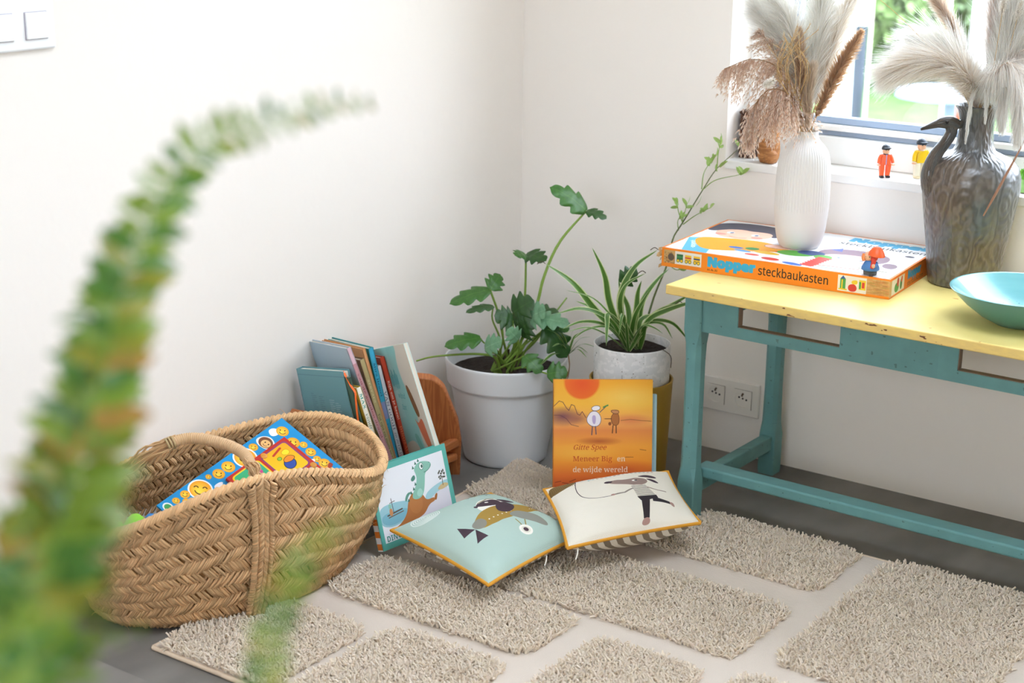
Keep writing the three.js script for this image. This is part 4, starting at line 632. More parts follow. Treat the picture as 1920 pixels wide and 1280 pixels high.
// white plastic flower pot
{
  const c = [0.2, 0, 0.34];
  const t = thing('flower_pot', 'large pale grey plastic flower pot with broad rim in the corner', 'flower pot', c);
  const m = flat(0xdcdcde, 0.42), r = 0.143, h = 0.246;
  obj('pot', lathe([[0.0, 0.004], [0.092, 0.0], [0.097, 0.004], [0.099, 0.012], [0.128, 0.178], [0.1285, 0.183], [0.134, 0.186], [0.1375, 0.192], [0.1425, 0.24], [0.143, 0.2445], [0.1405, 0.2465], [0.1375, 0.2445], [0.133, 0.205], [0.13, 0.2]], 96), m, t);
  soil(t, 0.132, 0.208);
  const p = thing('leafy_plant', 'green plant with deeply lobed leaves on long stalks in the large pale pot', 'plant', [c[0], 0.2, c[2]]);
  const k = 810, P = (x, y, d = 0) => at([0, 0, 0], (x - 947) / k, ((671 - y) / k) * 1.04 + 0.045 + 0.28 * d, d);   // relative to the soil
  const root = (j) => at([0, 0, 0], -0.01 + 0.025 * Math.cos(j * 2.4), 0.006, 0.02 * Math.sin(j * 2.4));
  let j = 0;
  const leaf = (stalk, tip, L, W, bend, m2 = philoM, nrm = [0, 0.7, 0.7], rad = 0.0022, lob = 3) => {
    const pts = stalk.map((s) => P(...s)); pts.unshift(root(j++)); const end = pts[pts.length - 1];
    obj('stalk', taper(pts, (q) => rad * (1.5 - 0.7 * q), 20, 7), stemM, p);
    if (!tip) return;
    const y = P(...tip).sub(end), len = y.length(); y.normalize(); const z = at([0, 0, 0], nrm[0], nrm[1], nrm[2]); z.addScaledVector(y, -z.dot(y)).normalize(); const x = y.clone().cross(z);
    const o = obj('leaf', lobed(L || len * 1.05, W, bend, lob), m2, p); basis(o, end, x, y, z);
  };
  leaf([[975, 640, 0.02], [1003, 570, 0.03], [1012, 530, 0.03], [1040, 462, 0.02], [1090, 402, 0.0]], [1040, 352, 0.03], 0.098, 0.062, 0.7, philoM, [0.6, 0.5, 0.6], 0.0026);
  leaf([[976, 640, 0.02], [1005, 568, 0.035], [1014, 528, 0.035], [1042, 462, 0.025], [1091, 402, 0.005]], [1124, 405, 0.03], 0.05, 0.04, 0.7, philoDark, [0, 0.9, 0.3], 0.002);
  leaf([[975, 620, -0.02], [981, 560, -0.03], [982, 480, -0.03]], [1017, 484, 0.02], 0.06, 0.05, 0.5, philoDark, [0, 0.8, 0.6]);
  leaf([[974, 620, -0.02], [980, 560, -0.03], [981, 481, -0.03]], [957, 476, 0.02], 0.04, 0.042, 0.5, philoM, [0, 0.8, 0.6]);
  leaf([[940, 640, 0], [930, 590, 0.01], [915, 548, 0.02]], [846, 560, 0.05], 0.095, 0.06, 0.45, philoM, [0, 0.95, 0.35]);
  leaf([[941, 640, 0], [931, 590, 0.01], [916, 547, 0.02]], [932, 522, 0.0], 0.05, 0.045, 0.6, philoM, [0.3, 0.6, 0.7]);
  leaf([[935, 640, 0.03], [920, 600, 0.04], [922, 578, 0.05]], [868, 578, 0.09], 0.068, 0.038, 0.5, philoDark, [0, 0.97, 0.2]);
  leaf([[930, 660, 0.05], [905, 645, 0.07], [899, 637, 0.08]], [838, 640, 0.11], 0.082, 0.055, 0.5, philoM, [0.1, 0.9, 0.4]);
  leaf([[930, 668, 0.05], [912, 660, 0.09], [908, 655, 0.1]], [930, 640, 0.13], 0.05, 0.05, 0.5, philoPale, [0, 0.6, 0.8]);
  leaf([[965, 620, 0.02], [958, 590, 0.02]], [990, 560, 0.06], 0.06, 0.07, 0.8, philoDark, [0, 0.6, 0.8]);
  leaf([[962, 640, 0.04], [958, 605, 0.05]], [925, 585, 0.1], 0.05, 0.06, 0.8, philoDark, [0, 0.6, 0.8]);
  leaf([[985, 640, 0.03], [990, 600, 0.04]], [1012, 570, 0.09], 0.05, 0.07, 0.8, philoPale, [0, 0.7, 0.7]);
  leaf([[985, 640, 0.03], [1000, 600, 0.05]], [1056, 598, 0.08], 0.078, 0.055, 0.5, philoPale, [0, 0.85, 0.5]);
  leaf([[975, 640, 0.0], [985, 595, -0.02]], [1050, 575, -0.01], 0.075, 0.06, 0.6, philoDark, [0, 0.85, 0.5]);
  leaf([[980, 650, 0.03], [1010, 625, 0.04], [1020, 612, 0.05]], [1055, 655, 0.08], 0.085, 0.07, 0.5, philoDark, [0.3, 0.5, 0.8]);
  leaf([[965, 650, 0.02], [970, 625, 0.03]], [985, 600, 0.09], 0.05, 0.07, 1, philoDark, [0, 0.5, 0.9]);
  leaf([[970, 660, 0.06], [968, 640, 0.08]], [950, 615, 0.12], 0.04, 0.045, 0.8, philoPale, [0, 0.5, 0.9]);
  leaf([[960, 680, 0.08], [980, 668, 0.11]], [1012, 690, 0.15], 0.055, 0.048, 0.7, philoM, [0.2, 0.6, 0.8]);
  leaf([[985, 690, 0.1], [1022, 700, 0.135]], [1052, 692, 0.15], 0.045, 0.052, 0.8, philoM, [0, 0.6, 0.8], 0.0022, 3);
  leaf([[925, 672, 0.05], [900, 667, 0.06], [850, 668, 0.09], [806, 673, 0.1], [782, 680, 0.1]], null, 0, 0, 0, philoM, undefined, 0.0024);
  leaf([[995, 650, -0.01], [1030, 600, -0.03], [1060, 560, -0.05]], null, 0, 0, 0);
  leaf([[990, 650, 0.01], [1020, 618, 0.02], [1040, 600, 0.03]], [1060, 620, 0.06], 0.04, 0.035, 0.6, philoM, [0, 0.7, 0.7]);
  const stump = []; for (let i = 0; i < 9; i++) { const a = i * 2.4; stump.push(taper([at([0, 0, 0], 0.016 * Math.cos(a), 0.0, 0.016 * Math.sin(a)), at([0, 0, 0], 0.026 * Math.cos(a), 0.03 + 0.012 * (i % 3), 0.026 * Math.sin(a))], 0.006, 4, 6)); }
  obj('stump', stump, std({ color: 0x5d4a33, roughness: 0.9 }), p);
  // a spider plantlet hanging over the pot's rim, its dry roots outside
  const s = thing('spider_plantlet', 'small striped spider plantlet with dangling roots over the large pot\'s rim', 'plant', [0, 0, 0]);
  const o = at([c[0], 0.246, c[2]], (1062 - 947) / k, (671 - 655) / k - 0.0, 0.05); s.position.copy(o);
  const q = (x, y, d) => at([0, 0, 0], (x - 1062) / k, (655 - y) / k + 0.28 * d, d);
  for (const [x, y, d, w] of [[1018, 605, 0.05, 0.008], [1040, 610, 0.03, 0.009], [1072, 605, 0, 0.007], [1104, 620, 0.02, 0.008], [1112, 640, 0.05, 0.007], [1098, 652, 0.03, 0.006], [1004, 680, 0.07, 0.011], [1030, 640, 0.06, 0.009], [1085, 612, -0.03, 0.007], [1095, 660, 0.06, 0.006]]) { const e = q(x, y, d), m = e.clone().multiplyScalar(0.5).add(V(0, 0.016, 0)); obj('leaf', ribbon([V(0, 0, 0), m, e], w), spiderM, s); }
  for (const [x, y, d] of [[1050, 715, 0.02], [1056, 720, 0.03], [1062, 700, 0.03], [1045, 735, 0.02]]) obj('root', taper([V(0, 0, 0), q(1064, 680, 0.02), q(x, y, d)], (g2) => 0.0016 * (1 - 0.7 * g2), 10, 5), rootM, s);
}
// mustard planter, speckled white pot in it, spider plant
{
  const c = [0.485, 0, 0.25], k = 826, rim = 0.228;
  const t = thing('planter', 'tall mustard yellow planter behind the orange book carrying the speckled pot', 'planter', c);
  obj('pot', lathe([[0, 0.004], [0.083, 0.0], [0.086, 0.004], [0.0945, rim - 0.008], [0.0955, rim - 0.002], [0.0935, rim], [0.0905, rim - 0.002], [0.09, rim - 0.02], [0.089, 0.17], [0, 0.17]], 80), std({ color: 0xb08a2e, roughness: 0.55, bumpMap: plasterBump, bumpScale: 0.0004 }), t);
  const speck = dataTex(512, 256, (u, v) => { const n = fbm(u * 64, v * 32, 2), d = fbm(u * 128 + 7, v * 64, 2, N2), e = fbm(u * 16, v * 8, 2, N2); if (d > 0.82 && e > 0.52) return [0.42, 0.36, 0.32]; const q = n > 0.56 ? 0.93 : 0.885; return [q, q * 0.985, q * 0.975]; }, true);
  const w = thing('plant_pot', 'speckled white round pot standing in the mustard planter', 'plant pot', [c[0], 0.172, c[2]]);
  obj('pot', lathe([[0, 0.002], [0.074, 0], [0.08, 0.004], [0.0845, 0.015], [0.0865, 0.06], [0.087, 0.13], [0.0868, 0.1355], [0.0855, 0.137], [0.0835, 0.1355], [0.083, 0.12], [0.082, 0.1]], 80), std({ map: speck, roughness: 0.4 }), w);
  soil(w, 0.0825, 0.118);
  const s = thing('spider_plant', 'spider plant with long arching white-edged leaves in the speckled pot', 'plant', [c[0], 0.29, c[2]]);
  const q0 = (x, y, d = 0) => at([0, 0, 0], (x - 1185) / k, (643 - y) / k + 0.02, d), q = (x, y, d = 0) => at([0, 0, 0], (x - 1185) / k - 0.08 * d, (643 - y) / k + 0.02 + 0.27 * d, d);
  const R = (i) => at([0, 0, 0], 0.016 * Math.cos(i * 2.1), 0.0, 0.014 * Math.sin(i * 2.1));
  const L = [
    [[1120, 590, 0.02], [1070, 530, 0.04], [1022, 496, 0.05], 0.021], [[1140, 570, 0], [1130, 520, 0], [1105, 463, 0.02], 0.017], [[1160, 560, 0.02], [1185, 500, 0.03], [1226, 467, 0.03], 0.017], [[1160, 580, 0.05], [1170, 535, 0.07], [1205, 512, 0.08], 0.014],
    [[1140, 600, 0.05], [1090, 580, 0.08], [1045, 590, 0.1], 0.014], [[1130, 610, 0.05], [1090, 605, 0.08], [1058, 618, 0.1], 0.012], [[1140, 590, 0.05], [1138, 610, 0.09], [1138, 650, 0.11], 0.014], [[1230, 585, 0.03], [1265, 570, 0.04], [1275, 568, 0.05], 0.014],
    [[1225, 590, 0.03], [1250, 575, 0.03], [1292, 548, 0.02], 0.016], [[1215, 600, 0.05], [1250, 580, 0.07], [1308, 560, 0.08], 0.018], [[1215, 605, 0.03], [1255, 605, 0.04], [1290, 640, 0.05], 0.012], [[1210, 608, 0.05], [1240, 608, 0.07], [1258, 635, 0.08], 0.01],
    [[1200, 570, -0.02], [1230, 520, -0.04], [1250, 500, -0.05], 0.014], [[1175, 580, -0.02], [1160, 545, -0.03], [1155, 520, -0.04], 0.014], [[1190, 590, 0.04], [1205, 560, 0.06], [1215, 540, 0.08], 0.014], [[1130, 600, -0.02], [1100, 575, -0.03], [1075, 565, -0.04], 0.012],
    [[1140, 615, 0.06], [1100, 620, 0.09], [1075, 640, 0.1], 0.008], [[1205, 610, 0.07], [1225, 615, 0.09], [1240, 625, 0.1], 0.009], [[1150, 600, 0.04], [1110, 560, 0.05], [1060, 545, 0.06], 0.006], [[1170, 600, 0.06], [1165, 590, 0.09], [1160, 630, 0.1], 0.01],
    [[1190, 585, 0], [1192, 550, 0], [1198, 525, 0.01], 0.016], [[1200, 600, 0], [1235, 590, -0.02], [1262, 575, -0.03], 0.012], [[1130, 625, 0.07], [1100, 615, 0.1], [1062, 625, 0.12], 0.006],
  ];
  L.forEach((a, i) => { const w2 = a[3]; obj('leaf', ribbon([R(i), q(...a[0]), q(...a[1]), q(...a[2])], w2, 0.3, 22, at([0, 0, 0], 0, 0.8, 0.6)), spiderM, s); });
  const curls = []; for (const [x, y, d] of [[1022, 496, 0.05], [1226, 467, 0.03], [1205, 512, 0.08], [1275, 568, 0.05]]) curls.push(taper([q(x, y, d), q(x - 6, y - 4, d), q(x - 14, y + 1, d + 0.01)], 0.001, 6, 5));
  curls.push(taper([q(1240, 655, 0.06), q(1256, 668, 0.07), q(1257, 690, 0.075)], 0.001, 8, 5)); obj('dry_tip', curls, std({ color: 0x4c3a2c, roughness: 0.9 }), s);
  const lf = obj('leaf', lobed(0.05, 0.045, 0.9, 3), philoDark, s); basis(lf, q(1160, 530, 0.0), RIGHT.clone(), V(0, 1, 0), NEAR.clone()); lf.rotateZ(-0.9);
  // bush twigs from the same pot climbing past the table
  const tw = thing('climbing_twig', 'thin climbing twig with tiny pale leaves rising past the table end', 'plant', [c[0], 0.29, c[2]]);
  const C = (x, y, d) => q0(x, y, d);
  const main = [R(3), C(1225, 570, -0.05), C(1252, 505, -0.08), C(1262, 462, -0.1), C(1279, 435, -0.11), C(1316, 372, -0.12), C(1338, 335, -0.12), C(1370, 303, -0.12), C(1397, 277, -0.12)];
  obj('stem', taper(main, (g2) => 0.0026 * (1.1 - 0.85 * g2), 40, 7), stemDark, tw);
  const side = [[[1280, 438, -0.11], [1300, 420, -0.1], [1328, 402, -0.09]], [[1314, 374, -0.12], [1335, 352, -0.1], [1375, 340, -0.09], [1388, 336, -0.09]], [[1313, 372, -0.12], [1318, 340, -0.13], [1338, 310, -0.13]], [[1340, 330, -0.12], [1341, 305, -0.12], [1345, 280, -0.12]], [[1278, 432, -0.11], [1270, 412, -0.11], [1268, 394, -0.11]], [[1278, 434, -0.11], [1283, 412, -0.11], [1286, 398, -0.11]], [[1272, 450, -0.11], [1270, 432, -0.11], [1274, 420, -0.1]], [[1252, 508, -0.08], [1268, 520, -0.08], [1282, 517, -0.08]]];
  const tl = leafMat({ color: 0xa4c46a, transmission: 0.4, roughness: 0.6 }), tiny = ribbon([V(0, 0, 0), V(0, 0.008, 0.001), V(0, 0.017, 0)], 0.007, 0.2, 6, V(0, 0, 1));
  for (const sd of side) {
    const pts = sd.map((a) => C(...a)); obj('twig', taper(pts, (g2) => 0.0012 * (1.1 - 0.6 * g2), 14, 5), stemM, tw);
    const e = pts[pts.length - 1];
    for (let i = 0; i < 5; i++) { const m = obj('leaf', tiny, tl, tw); const b = e.clone().lerp(pts[pts.length - 2], i * 0.16); m.position.copy(b); m.rotation.set(rr(-0.9, 0.9), rr(0, 6.28), rr(-1.3, 1.3)); m.scale.setScalar(rr(0.8, 1.5)); }
  }
  for (const [x, y, d] of [[1397, 277, -0.12], [1397, 277, -0.12], [1402, 272, -0.12], [1380, 290, -0.12], [1345, 330, -0.12], [1340, 338, -0.12], [1303, 402, -0.11]]) { const m = obj('leaf', tiny, tl, tw); m.position.copy(C(x, y, d)); m.rotation.set(rr(-0.9, 0.9), rr(0, 6.28), rr(-1.4, 1.4)); m.scale.setScalar(rr(1, 1.9)); }
}
// ---------- game box ----------
const BH = 0.04, BY = TH + 0.0005;
{
  const t = thing('game_box', 'flat worn orange construction game box lettered steckbaukasten lying on the yellow table', 'game box', [0.62, BY, 0.368], 0.068);
  const W = 0.497, Dp = 0.335, H = BH, cardM = flat(0xd8b98a, 0.8);
  const top = print(1500, 1010, (g, w, h) => {
    g.fillStyle = '#ee7f1c'; g.fillRect(0, 0, w, h); g.fillStyle = '#f2f1f4'; g.fillRect(14, 14, w - 28, h - 28);
    g.save(); g.beginPath(); g.rect(14, 14, w - 28, h - 28); g.clip();
    g.fillStyle = '#58b4e4'; poly(g, [[14, 640], [190, 560], [300, 996], [130, 996]], '#58b4e4'); text(g, 'Qualitäts-', 70, 720, 'bold 44px sans-serif', '#f4f7fa', 1.15); text(g, 'spielzeug', 110, 690, 'bold 36px sans-serif', '#f4f7fa', 1.15);
    g.save(); g.translate(-75, 0); g.scale(1, 1.28);
    // boy in a yellow jumper
    blob(g, [[120, 470], [330, 420], [520, 400], [640, 430], [780, 480], [800, 560], [560, 640], [330, 720], [200, 620]], '#f3a51c'); 
    blob(g, [[150, 210], [260, 160], [480, 170], [560, 250], [540, 360], [430, 420], [260, 410], [170, 340]], '#f4bfa6'); blob(g, [[80, 260], [70, 120], [180, 50], [360, 30], [520, 60], [600, 160], [600, 290], [550, 300], [540, 230], [470, 200], [380, 210], [300, 195], [230, 215], [180, 250], [150, 290], [110, 300]], '#3e3f52');
    ell(g, 265, 290, 26, 20, '#dfeefb'); ell(g, 275, 292, 13, 14, '#47698c'); ell(g, 440, 290, 26, 20, '#dfeefb'); ell(g, 450, 292, 13, 14, '#47698c'); ell(g, 225, 345, 40, 20, '#ec8f80'); ell(g, 480, 345, 40, 20, '#ec8f80'); bez(g, [300, 372, 340, 395, 390, 392, 420, 370], '#b2503c', 6); blob(g, [[600, 440], [760, 420], [860, 440], [840, 490], [720, 510], [610, 500]], '#f4c6b4', '#6b4a44', 3);
    g.restore();
    // girl with a plait
    blob(g, [[1000, 800], [1150, 760], [1400, 800], [1420, 1000], [950, 1000]], '#f3ded8'); blob(g, [[930, 590], [1010, 530], [1240, 540], [1290, 640], [1250, 760], [1100, 800], [980, 760]], '#f4c2b2'); blob(g, [[890, 640], [880, 500], [1000, 410], [1180, 400], [1320, 470], [1350, 600], [1300, 700], [1270, 600], [1180, 540], [1050, 560], [960, 600], [930, 680]], '#8a6f7c'); blob(g, [[870, 620], [900, 600], [880, 700], [800, 760], [760, 730], [840, 690]], '#8a6f7c'); ell(g, 1040, 660, 22, 18, '#dfeefb'); ell(g, 1048, 662, 11, 12, '#58779a'); ell(g, 1190, 665, 22, 18, '#dfeefb'); ell(g, 1198, 667, 11, 12, '#58779a'); ell(g, 1000, 715, 34, 18, '#f0a090'); ell(g, 1230, 718, 34, 18, '#f0a090'); line(g, [[1240, 840], [1420, 850]], '#8a8f6a', 14);
    blob(g, [[1330, 640], [1400, 620], [1440, 690], [1420, 770], [1350, 740]], '#8a6f7c'); line(g, [[1000, 900], [1260, 880]], '#e06a50', 12); line(g, [[1020, 940], [1280, 930]], '#7cc090', 12);
    // building pieces
    for (const [x, y, a, b, c, r] of [[400, 760, 50, 26, '#3b72c4', 0], [500, 735, 46, 34, '#3c8f4a', 0], [620, 790, 90, 32, '#f0c02c', 0.1], [700, 720, 50, 24, '#e2482e', 0], [470, 820, 60, 22, '#56a0d8', 0.1], [560, 880, 48, 22, '#e2482e', 0], [700, 920, 60, 34, '#d83a2e', 0.1], [860, 960, 70, 26, '#3268c0', 0.2], [780, 700, 120, 70, '#58a63c', -0.1], [860, 640, 90, 60, '#31487a', 0], [960, 700, 60, 50, '#58a63c', 0.2]]) ell(g, x, y, a, b, c, r);
    poly(g, [[930, 480], [985, 400], [1010, 500]], '#4d5fb0'); g.fillStyle = '#e23b30'; g.save(); g.translate(960, 840); g.rotate(0.15); g.fillRect(-36, -130, 80, 250); for (let i = 0; i < 8; i++) { g.fillRect(-48, -125 + i * 31, 100, 16); } g.restore();
    fit(g, 'Nopper', 930, 170, 'bold 150px sans-serif', '#46b4e2', 540, 1, 20); fit(g, 'steckbaukasten', 905, 285, '96px sans-serif', '#2d2d30', 575, 1, 2); ell(g, 1410, 380, 30, 24, '#4a4450');
    g.restore();
  });
  const frontP = print(1500, 124, (g, w, h) => {
    g.fillStyle = '#f0850f'; g.fillRect(0, 0, w, h); g.fillStyle = '#e4dccf'; g.fillRect(16, 12, 262, 86);
    g.fillStyle = '#c49a5e'; g.fillRect(16, 12, 78, 86); for (let i = 0; i < 60; i++) { g.fillStyle = `rgba(${90 + 60 * rnd()},${60 + 40 * rnd()},40,.3)`; g.fillRect(18 + rnd() * 70, 14 + rnd() * 78, 10, 8); } ell(g, 66, 56, 22, 24, '#5a4a3a');
    const wag = (x, c, d) => { g.fillStyle = c; g.fillRect(x - 22, 30, 44, 38); g.fillStyle = d; g.fillRect(x - 22, 44, 44, 9); ell(g, x - 12, 74, 10, 10, '#f0c428', 0, '#34502c', 3); ell(g, x + 12, 74, 10, 10, '#f0c428', 0, '#34502c', 3); }; wag(128, '#2f6a3c', '#3c8a4a'); wag(186, '#e8b62a', '#c8402a'); wag(246, '#e8b62a', '#2c4470');
    fit(g, 'Nopper', 318, 80, 'bold 80px sans-serif', '#2fa3d0', 322, 1, 11); fit(g, 'steckbaukasten', 660, 88, '76px sans-serif', '#241a12', 462, 1, 1.5); text(g, 'Art. No. 202', 320, 110, 'bold 18px sans-serif', '#4a2a10', 0, 70);
    g.save(); g.translate(116, 0); g.fillStyle = '#e6ddce'; g.fillRect(1062, 12, 180, 100); g.fillStyle = '#4a9a48'; g.fillRect(1078, 34, 34, 66); g.fillStyle = '#e8c22c'; g.fillRect(1070, 96, 52, 9); g.fillRect(1086, 40, 8, 56); poly(g, [[1078, 34], [1095, 14], [1112, 34]], '#3a5a9a'); blob(g, [[1126, 70], [1166, 56], [1186, 80], [1176, 108], [1132, 108]], '#d0392c'); blob(g, [[1146, 40], [1186, 30], [1186, 60], [1152, 62]], '#e8c22c'); g.fillStyle = '#e8c22c'; g.fillRect(1196, 28, 42, 62); g.fillStyle = '#3f9a44'; g.fillRect(1196, 40, 12, 44); g.fillStyle = '#d0392c'; g.fillRect(1214, 42, 16, 36); g.restore();
    g.fillStyle = '#cfa066'; g.fillRect(1358, 10, 142, 98); for (let i = 0; i < 120; i++) { g.fillStyle = `rgba(${150 + 60 * rnd()},${105 + 40 * rnd()},60,.25)`; g.fillRect(1358 + rnd() * 120, 10 + rnd() * 90, 30, 10); }
  });
  const sideP = print(1010, 124, (g, w, h) => { g.fillStyle = '#e8770e'; g.fillRect(0, 0, w, h); g.fillStyle = '#ddd2bd'; g.fillRect(0, 16, 270, 96); g.fillStyle = '#c49a5e'; g.fillRect(0, 16, 40, 100); ell(g, 130, 76, 40, 30, '#3f8a3a'); ell(g, 150, 46, 20, 28, '#b8402c'); ell(g, 210, 70, 20, 34, '#3f7a3a'); ell(g, 220, 40, 14, 20, '#c8502c'); g.font = 'bold 70px sans-serif'; g.lineJoin = 'round'; g.strokeStyle = '#2f95c4'; g.lineWidth = 9; g.strokeText('Nopper', 330, 66); g.fillStyle = '#2f95c4'; g.fillText('Nopper', 330, 66); text(g, 'steckbaukasten', 330, 112, '44px sans-serif', '#3a2412'); });
  const pm = (m) => std({ map: m, roughness: 0.45 });
  const wear = (u) => 0.0012 * (fbm(u * 20, 3, 3) - 0.5);
  obj('lid_top', surf((u, v) => V(u * W, H + wear(u + v) + 0.0016 * Math.sin(Math.PI * u) * Math.sin(Math.PI * v), -v * Dp), 40, 24, (u, v) => [u, v]), pm(top), t);
  obj('front_side', surf((u, v) => V(u * W, v * H + (v === 1 ? wear(u) : 0), 0.0006 * Math.sin(u * 9)), 40, 2), pm(frontP), t);
  obj('right_side', surf((u, v) => V(W, v * H, -u * Dp), 20, 2), pm(sideP), t);
  obj('left_side', surf((u, v) => V(0, v * H, -Dp + u * Dp), 20, 2), pm(sideP), t);
  obj('rear_side', surf((u, v) => V(W - u * W, v * H, -Dp), 20, 2), flat(0xe8770e, 0.5), t);
  obj('carcass', box(W - 0.003, H - 0.003, Dp - 0.003, W / 2, H / 2 - 0.0005, -Dp / 2, 0.001, 1), cardM, t);
  const tear = []; for (let i = 0; i < 9; i++) { const y = rr(0.002, 0.038), l = rr(0.006, 0.016), w2 = rr(0.003, 0.009); tear.push(surf((u, v) => V(-u * l, y + (v - 0.5) * w2 - u * 0.004, -0.001 + 0.004 * Math.sin(u * 3 + i) - v * 0.002), 3, 2)); } obj('torn_corner', tear, std({ color: 0xc7a070, roughness: 0.9, side: THREE.DoubleSide }), t);
}
const BT = BY + BH + 0.001;
// toy doll on the box
{
  const t = thing('toy_figure', 'small toy doll with orange hat and blue dress standing on the game box', 'toy figure', [1.066, BT - 0.001, 0.318], 0.15);
  const skin = flat(0xe6ae8c, 0.5);
  obj('skirt', lathe([[0, 0], [0.0125, 0], [0.0132, 0.002], [0.0138, 0.012], [0, 0.014]], 28), flat(0x5c5a58, 0.6), t);
  obj('dress', lathe([[0.0155, 0.0095], [0.018, 0.0108], [0.0172, 0.016], [0.0125, 0.025], [0.0085, 0.0295], [0, 0.031]], 32), flat(0x4a7cba, 0.55), t);
  obj('head', ball(0.0105, -0.003, 0.037, 0.001, 1.05, 1, 1, 24), skin, t);
  for (const [x, z] of [[-0.0075, 0.0095], [-0.0005, 0.0108]]) obj('eye', ball(0.0011, x, 0.0375, z), flat(0x3a2a24, 0.4), t);
  obj('hat', lathe([[0.0168, 0.0395], [0.0174, 0.0405], [0.0145, 0.0465], [0.0098, 0.0535], [0.004, 0.0575], [0, 0.058]], 32).rotateZ(-0.13).translate(0.0048, 0.0005, 0), flat(0xf2622a, 0.4), t);
  obj('hair', [ball(0.009, 0.0065, 0.037, 0.003, 0.9, 1.1, 1), taper([[0.007, 0.036, 0.009], [0.0085, 0.029, 0.0125], [0.0075, 0.021, 0.0145], [0.006, 0.0165, 0.0145]], (k) => 0.0052 * (1.05 - 0.35 * k), 10, 10)], flat(0xd23a26, 0.5), t);
  obj('plait', taper([[-0.0135, 0.041, 0.003], [-0.0145, 0.035, 0.006], [-0.0115, 0.028, 0.008]], 0.0034, 8, 8), flat(0xf08a4a, 0.5), t);
  obj('arm', taper([[0.0115, 0.025, 0.004], [0.0125, 0.022, 0.011], [0.0105, 0.0215, 0.016]], (k) => 0.0042 * (1 - 0.15 * k), 8, 10), flat(0x4a7cba, 0.55), t);
  obj('hand', ball(0.0036, 0.01, 0.022, 0.018, 1, 1.2, 1), skin, t); obj('shoe', box(0.008, 0.003, 0.01, 0.006, 0.0015, 0.012, 0.0012), flat(0x4b3f3c, 0.6), t);
}
// ---------- vases ----------
{
  const t = thing('ribbed_vase', 'matt white vase with fine vertical ribs standing on the game box', 'vase', [0.848, BT, 0.185]);
  const pr = [[0.036, 0.0], [0.042, 0.004], [0.0475, 0.016], [0.0525, 0.04], [0.0545, 0.06], [0.056, 0.075], [0.0565, 0.11], [0.056, 0.145], [0.0545, 0.17], [0.052, 0.19], [0.047, 0.205], [0.0385, 0.217], [0.03, 0.226], [0.0258, 0.234], [0.0252, 0.242], [0.0262, 0.2475]];
  const prC = new THREE.CatmullRomCurve3(pr.map((p) => V(p[0], p[1], 0))), r = (y) => { let a = 0, b = 1; for (let i = 0; i < 24; i++) { const m = (a + b) / 2; prC.getPoint(m).y < y ? (a = m) : (b = m); } return prC.getPoint(a).x; };
  const H = 0.2475, nr = 56, g = surf((u, v) => { const y = v * H, base = r(y), rib = ss(0.081, 0.086, y) * ss(0.2475, 0.235, y), a = u * Math.PI * 2, q = base + rib * (0.0011 * Math.pow(Math.abs(Math.cos(a * nr / 2)), 0.7) - 0.0005); return V(Math.sin(a) * q, y, Math.cos(a) * q); }, nr * 8, 70);
  obj('vase_body', g, std({ color: 0xdfdbd7, roughness: 0.7, side: THREE.DoubleSide }), t);
  obj('inside', lathe([[0.0262, H], [0.023, H - 0.001], [0.0225, 0.225], [0.045, 0.19], [0.045, 0.02], [0, 0.01]], 40), flat(0xcfcac4, 0.8), t); obj('foot', cyl(0.037, 0.036, 0.003, 0, 0.0015, 0, 40), flat(0xe8e4e0, 0.7), t);
}
